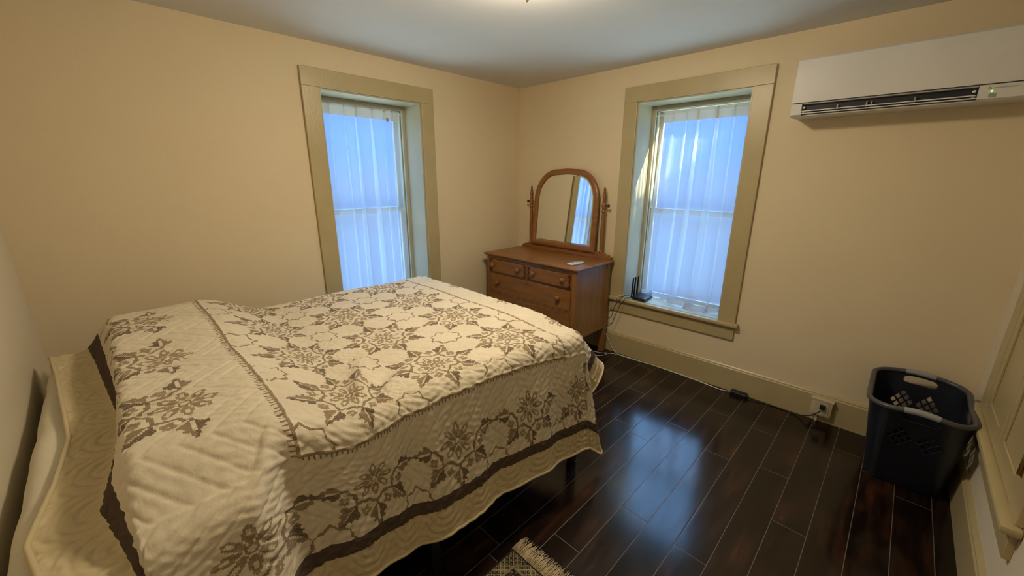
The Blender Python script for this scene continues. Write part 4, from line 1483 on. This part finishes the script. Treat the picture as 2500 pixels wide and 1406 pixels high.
basket_wall()
rim_pts = [bpos(k, 1.0) for k in range(nB)]
MB().tube(rim_pts, 0.0125, 10, closed=True, squash=1.0).build('rim', M_RIM, root, smooth=180)
for cond in (lambda x: x < -0.60, lambda x: x > -0.13):
    ks = [k for k in range(nB) if cond(T_[k][0]) and abs(T_[k][1] + 3.180) < 0.060]
    ks.sort(key=lambda k: T_[k][1])
    MB().tube([bpos(k, 1.0) for k in ks], 0.0148, 12).build('grip', M_GRIP, root, smooth=60)

# ================================================================== RUG
def rug_build(nt, p):
    g = N(nt, 'ShaderNodeNewGeometry')
    sp = N(nt, 'ShaderNodeSeparateXYZ')
    L(nt, g.outputs['Position'], sp.inputs[0])
    X, Y = sp.outputs[0], sp.outputs[1]
    snap = lambda v: M_(nt, 'MULTIPLY', M_(nt, 'FLOOR', M_(nt, 'DIVIDE', v, 0.0035)), 0.0035)
    xs, ys = snap(M_(nt, 'ADD', X, 2.585)), snap(M_(nt, 'ADD', Y, 2.310))
    ax, ay = M_(nt, 'ABSOLUTE', xs), M_(nt, 'ABSOLUTE', ys)
    dx, dy = M_(nt, 'SUBTRACT', 0.445, ax), M_(nt, 'SUBTRACT', 0.300, ay)
    e = M_(nt, 'MINIMUM', dx, dy)
    w1 = M_(nt, 'SINE', M_(nt, 'MULTIPLY', xs, 2 * PI / 0.044))
    w2 = M_(nt, 'SINE', M_(nt, 'MULTIPLY', ys, 2 * PI / 0.044))
    w3 = M_(nt, 'SINE', M_(nt, 'MULTIPLY', M_(nt, 'ADD', xs, ys), 2 * PI / 0.026))
    w4 = M_(nt, 'SINE', M_(nt, 'MULTIPLY', M_(nt, 'SUBTRACT', xs, ys), 2 * PI / 0.026))
    a = M_(nt, 'ABSOLUTE', M_(nt, 'ADD', w1, w2))
    b = M_(nt, 'MULTIPLY', w3, w4)
    pat = M_(nt, 'ADD', M_(nt, 'MULTIPLY', a, 0.4), M_(nt, 'MULTIPLY', b, 0.35))
    col = ramp(nt, pat, [(0.0, (0.020, 0.020, 0.015)), (0.18, (0.085, 0.060, 0.022)), (0.32, (0.26, 0.215, 0.115)), (0.5, (0.030, 0.026, 0.018)), (0.62, (0.11, 0.062, 0.022)), (0.8, (0.22, 0.18, 0.09))], 'CONSTANT')
    bp = M_(nt, 'ABSOLUTE', M_(nt, 'SINE', M_(nt, 'MULTIPLY', M_(nt, 'ADD', xs, ys), 2 * PI / 0.05)))
    bq = M_(nt, 'ABSOLUTE', M_(nt, 'SINE', M_(nt, 'MULTIPLY', M_(nt, 'SUBTRACT', xs, ys), 2 * PI / 0.05)))
    bcol = ramp(nt, M_(nt, 'MINIMUM', bp, bq), [(0.0, (0.36, 0.30, 0.17)), (0.28, (0.018, 0.018, 0.016)), (0.75, (0.20, 0.16, 0.075))], 'CONSTANT')
    m1 = N(nt, 'ShaderNodeMixRGB')
    L(nt, M_(nt, 'LESS_THAN', e, 0.062), m1.inputs[0])
    L(nt, col, m1.inputs[1]); L(nt, bcol, m1.inputs[2])
    m2 = N(nt, 'ShaderNodeMixRGB')
    L(nt, M_(nt, 'LESS_THAN', M_(nt, 'ABSOLUTE', M_(nt, 'SUBTRACT', e, 0.062)), 0.004), m2.inputs[0])
    L(nt, m1.outputs[0], m2.inputs[1]); m2.inputs[2].default_value = (0.22, 0.18, 0.10, 1)
    m3 = N(nt, 'ShaderNodeMixRGB')
    L(nt, M_(nt, 'LESS_THAN', e, 0.010), m3.inputs[0])
    L(nt, m2.outputs[0], m3.inputs[1]); m3.inputs[2].default_value = (0.025, 0.022, 0.016, 1)
    L(nt, m3.outputs[0], p.inputs['Base Color'])
    bump(nt, p, noise(nt, mapped(nt), 900, 2), 0.5, 0.003)
M_RUG = mat('patterned_rug_pile', rough=0.95, spec=0.05, build=rug_build)
M_FRINGE = mat('cream_fringe_yarn', rough=0.95, spec=0.05, build=paint((0.50, 0.40, 0.24), (0.62, 0.51, 0.33), 60, 0.2, 200))
rug = thing('rug', 'small patterned rug with cream fringe on the floor beside the bed', 'rug', (-2.585, -2.310, 0))
MB().box((-3.03, -2.610, 0.001), (-2.14, -2.010, 0.009), 0.003).build('pile', M_RUG, rug)
def fringe(xe, sg):
    rnd = random.Random(5 if sg > 0 else 6)
    mb = MB()
    y = -2.607
    while y < -2.009:
        for k in range(4):
            yy = y + rnd.uniform(-0.003, 0.003)
            ln = rnd.uniform(0.055, 0.090)
            dy = rnd.uniform(-0.016, 0.016)
            z1 = rnd.uniform(0.004, 0.016)
            pts = [(xe - sg * 0.004, yy, 0.006), (xe + sg * ln * 0.35, yy + dy * 0.3, z1), (xe + sg * ln * 0.7, yy + dy * 0.6 + rnd.uniform(-0.004, 0.004), z1 * 0.8), (xe + sg * ln, yy + dy, 0.003)]
            mb.tube(pts, [0.0016, 0.0018, 0.0015, 0.0010], 4)
        y += 0.0042
    return tag(mb.build('fringe', M_FRINGE, rug, smooth=180), kind='stuff')
fringe(-2.14, 1)
fringe(-3.03, -1)
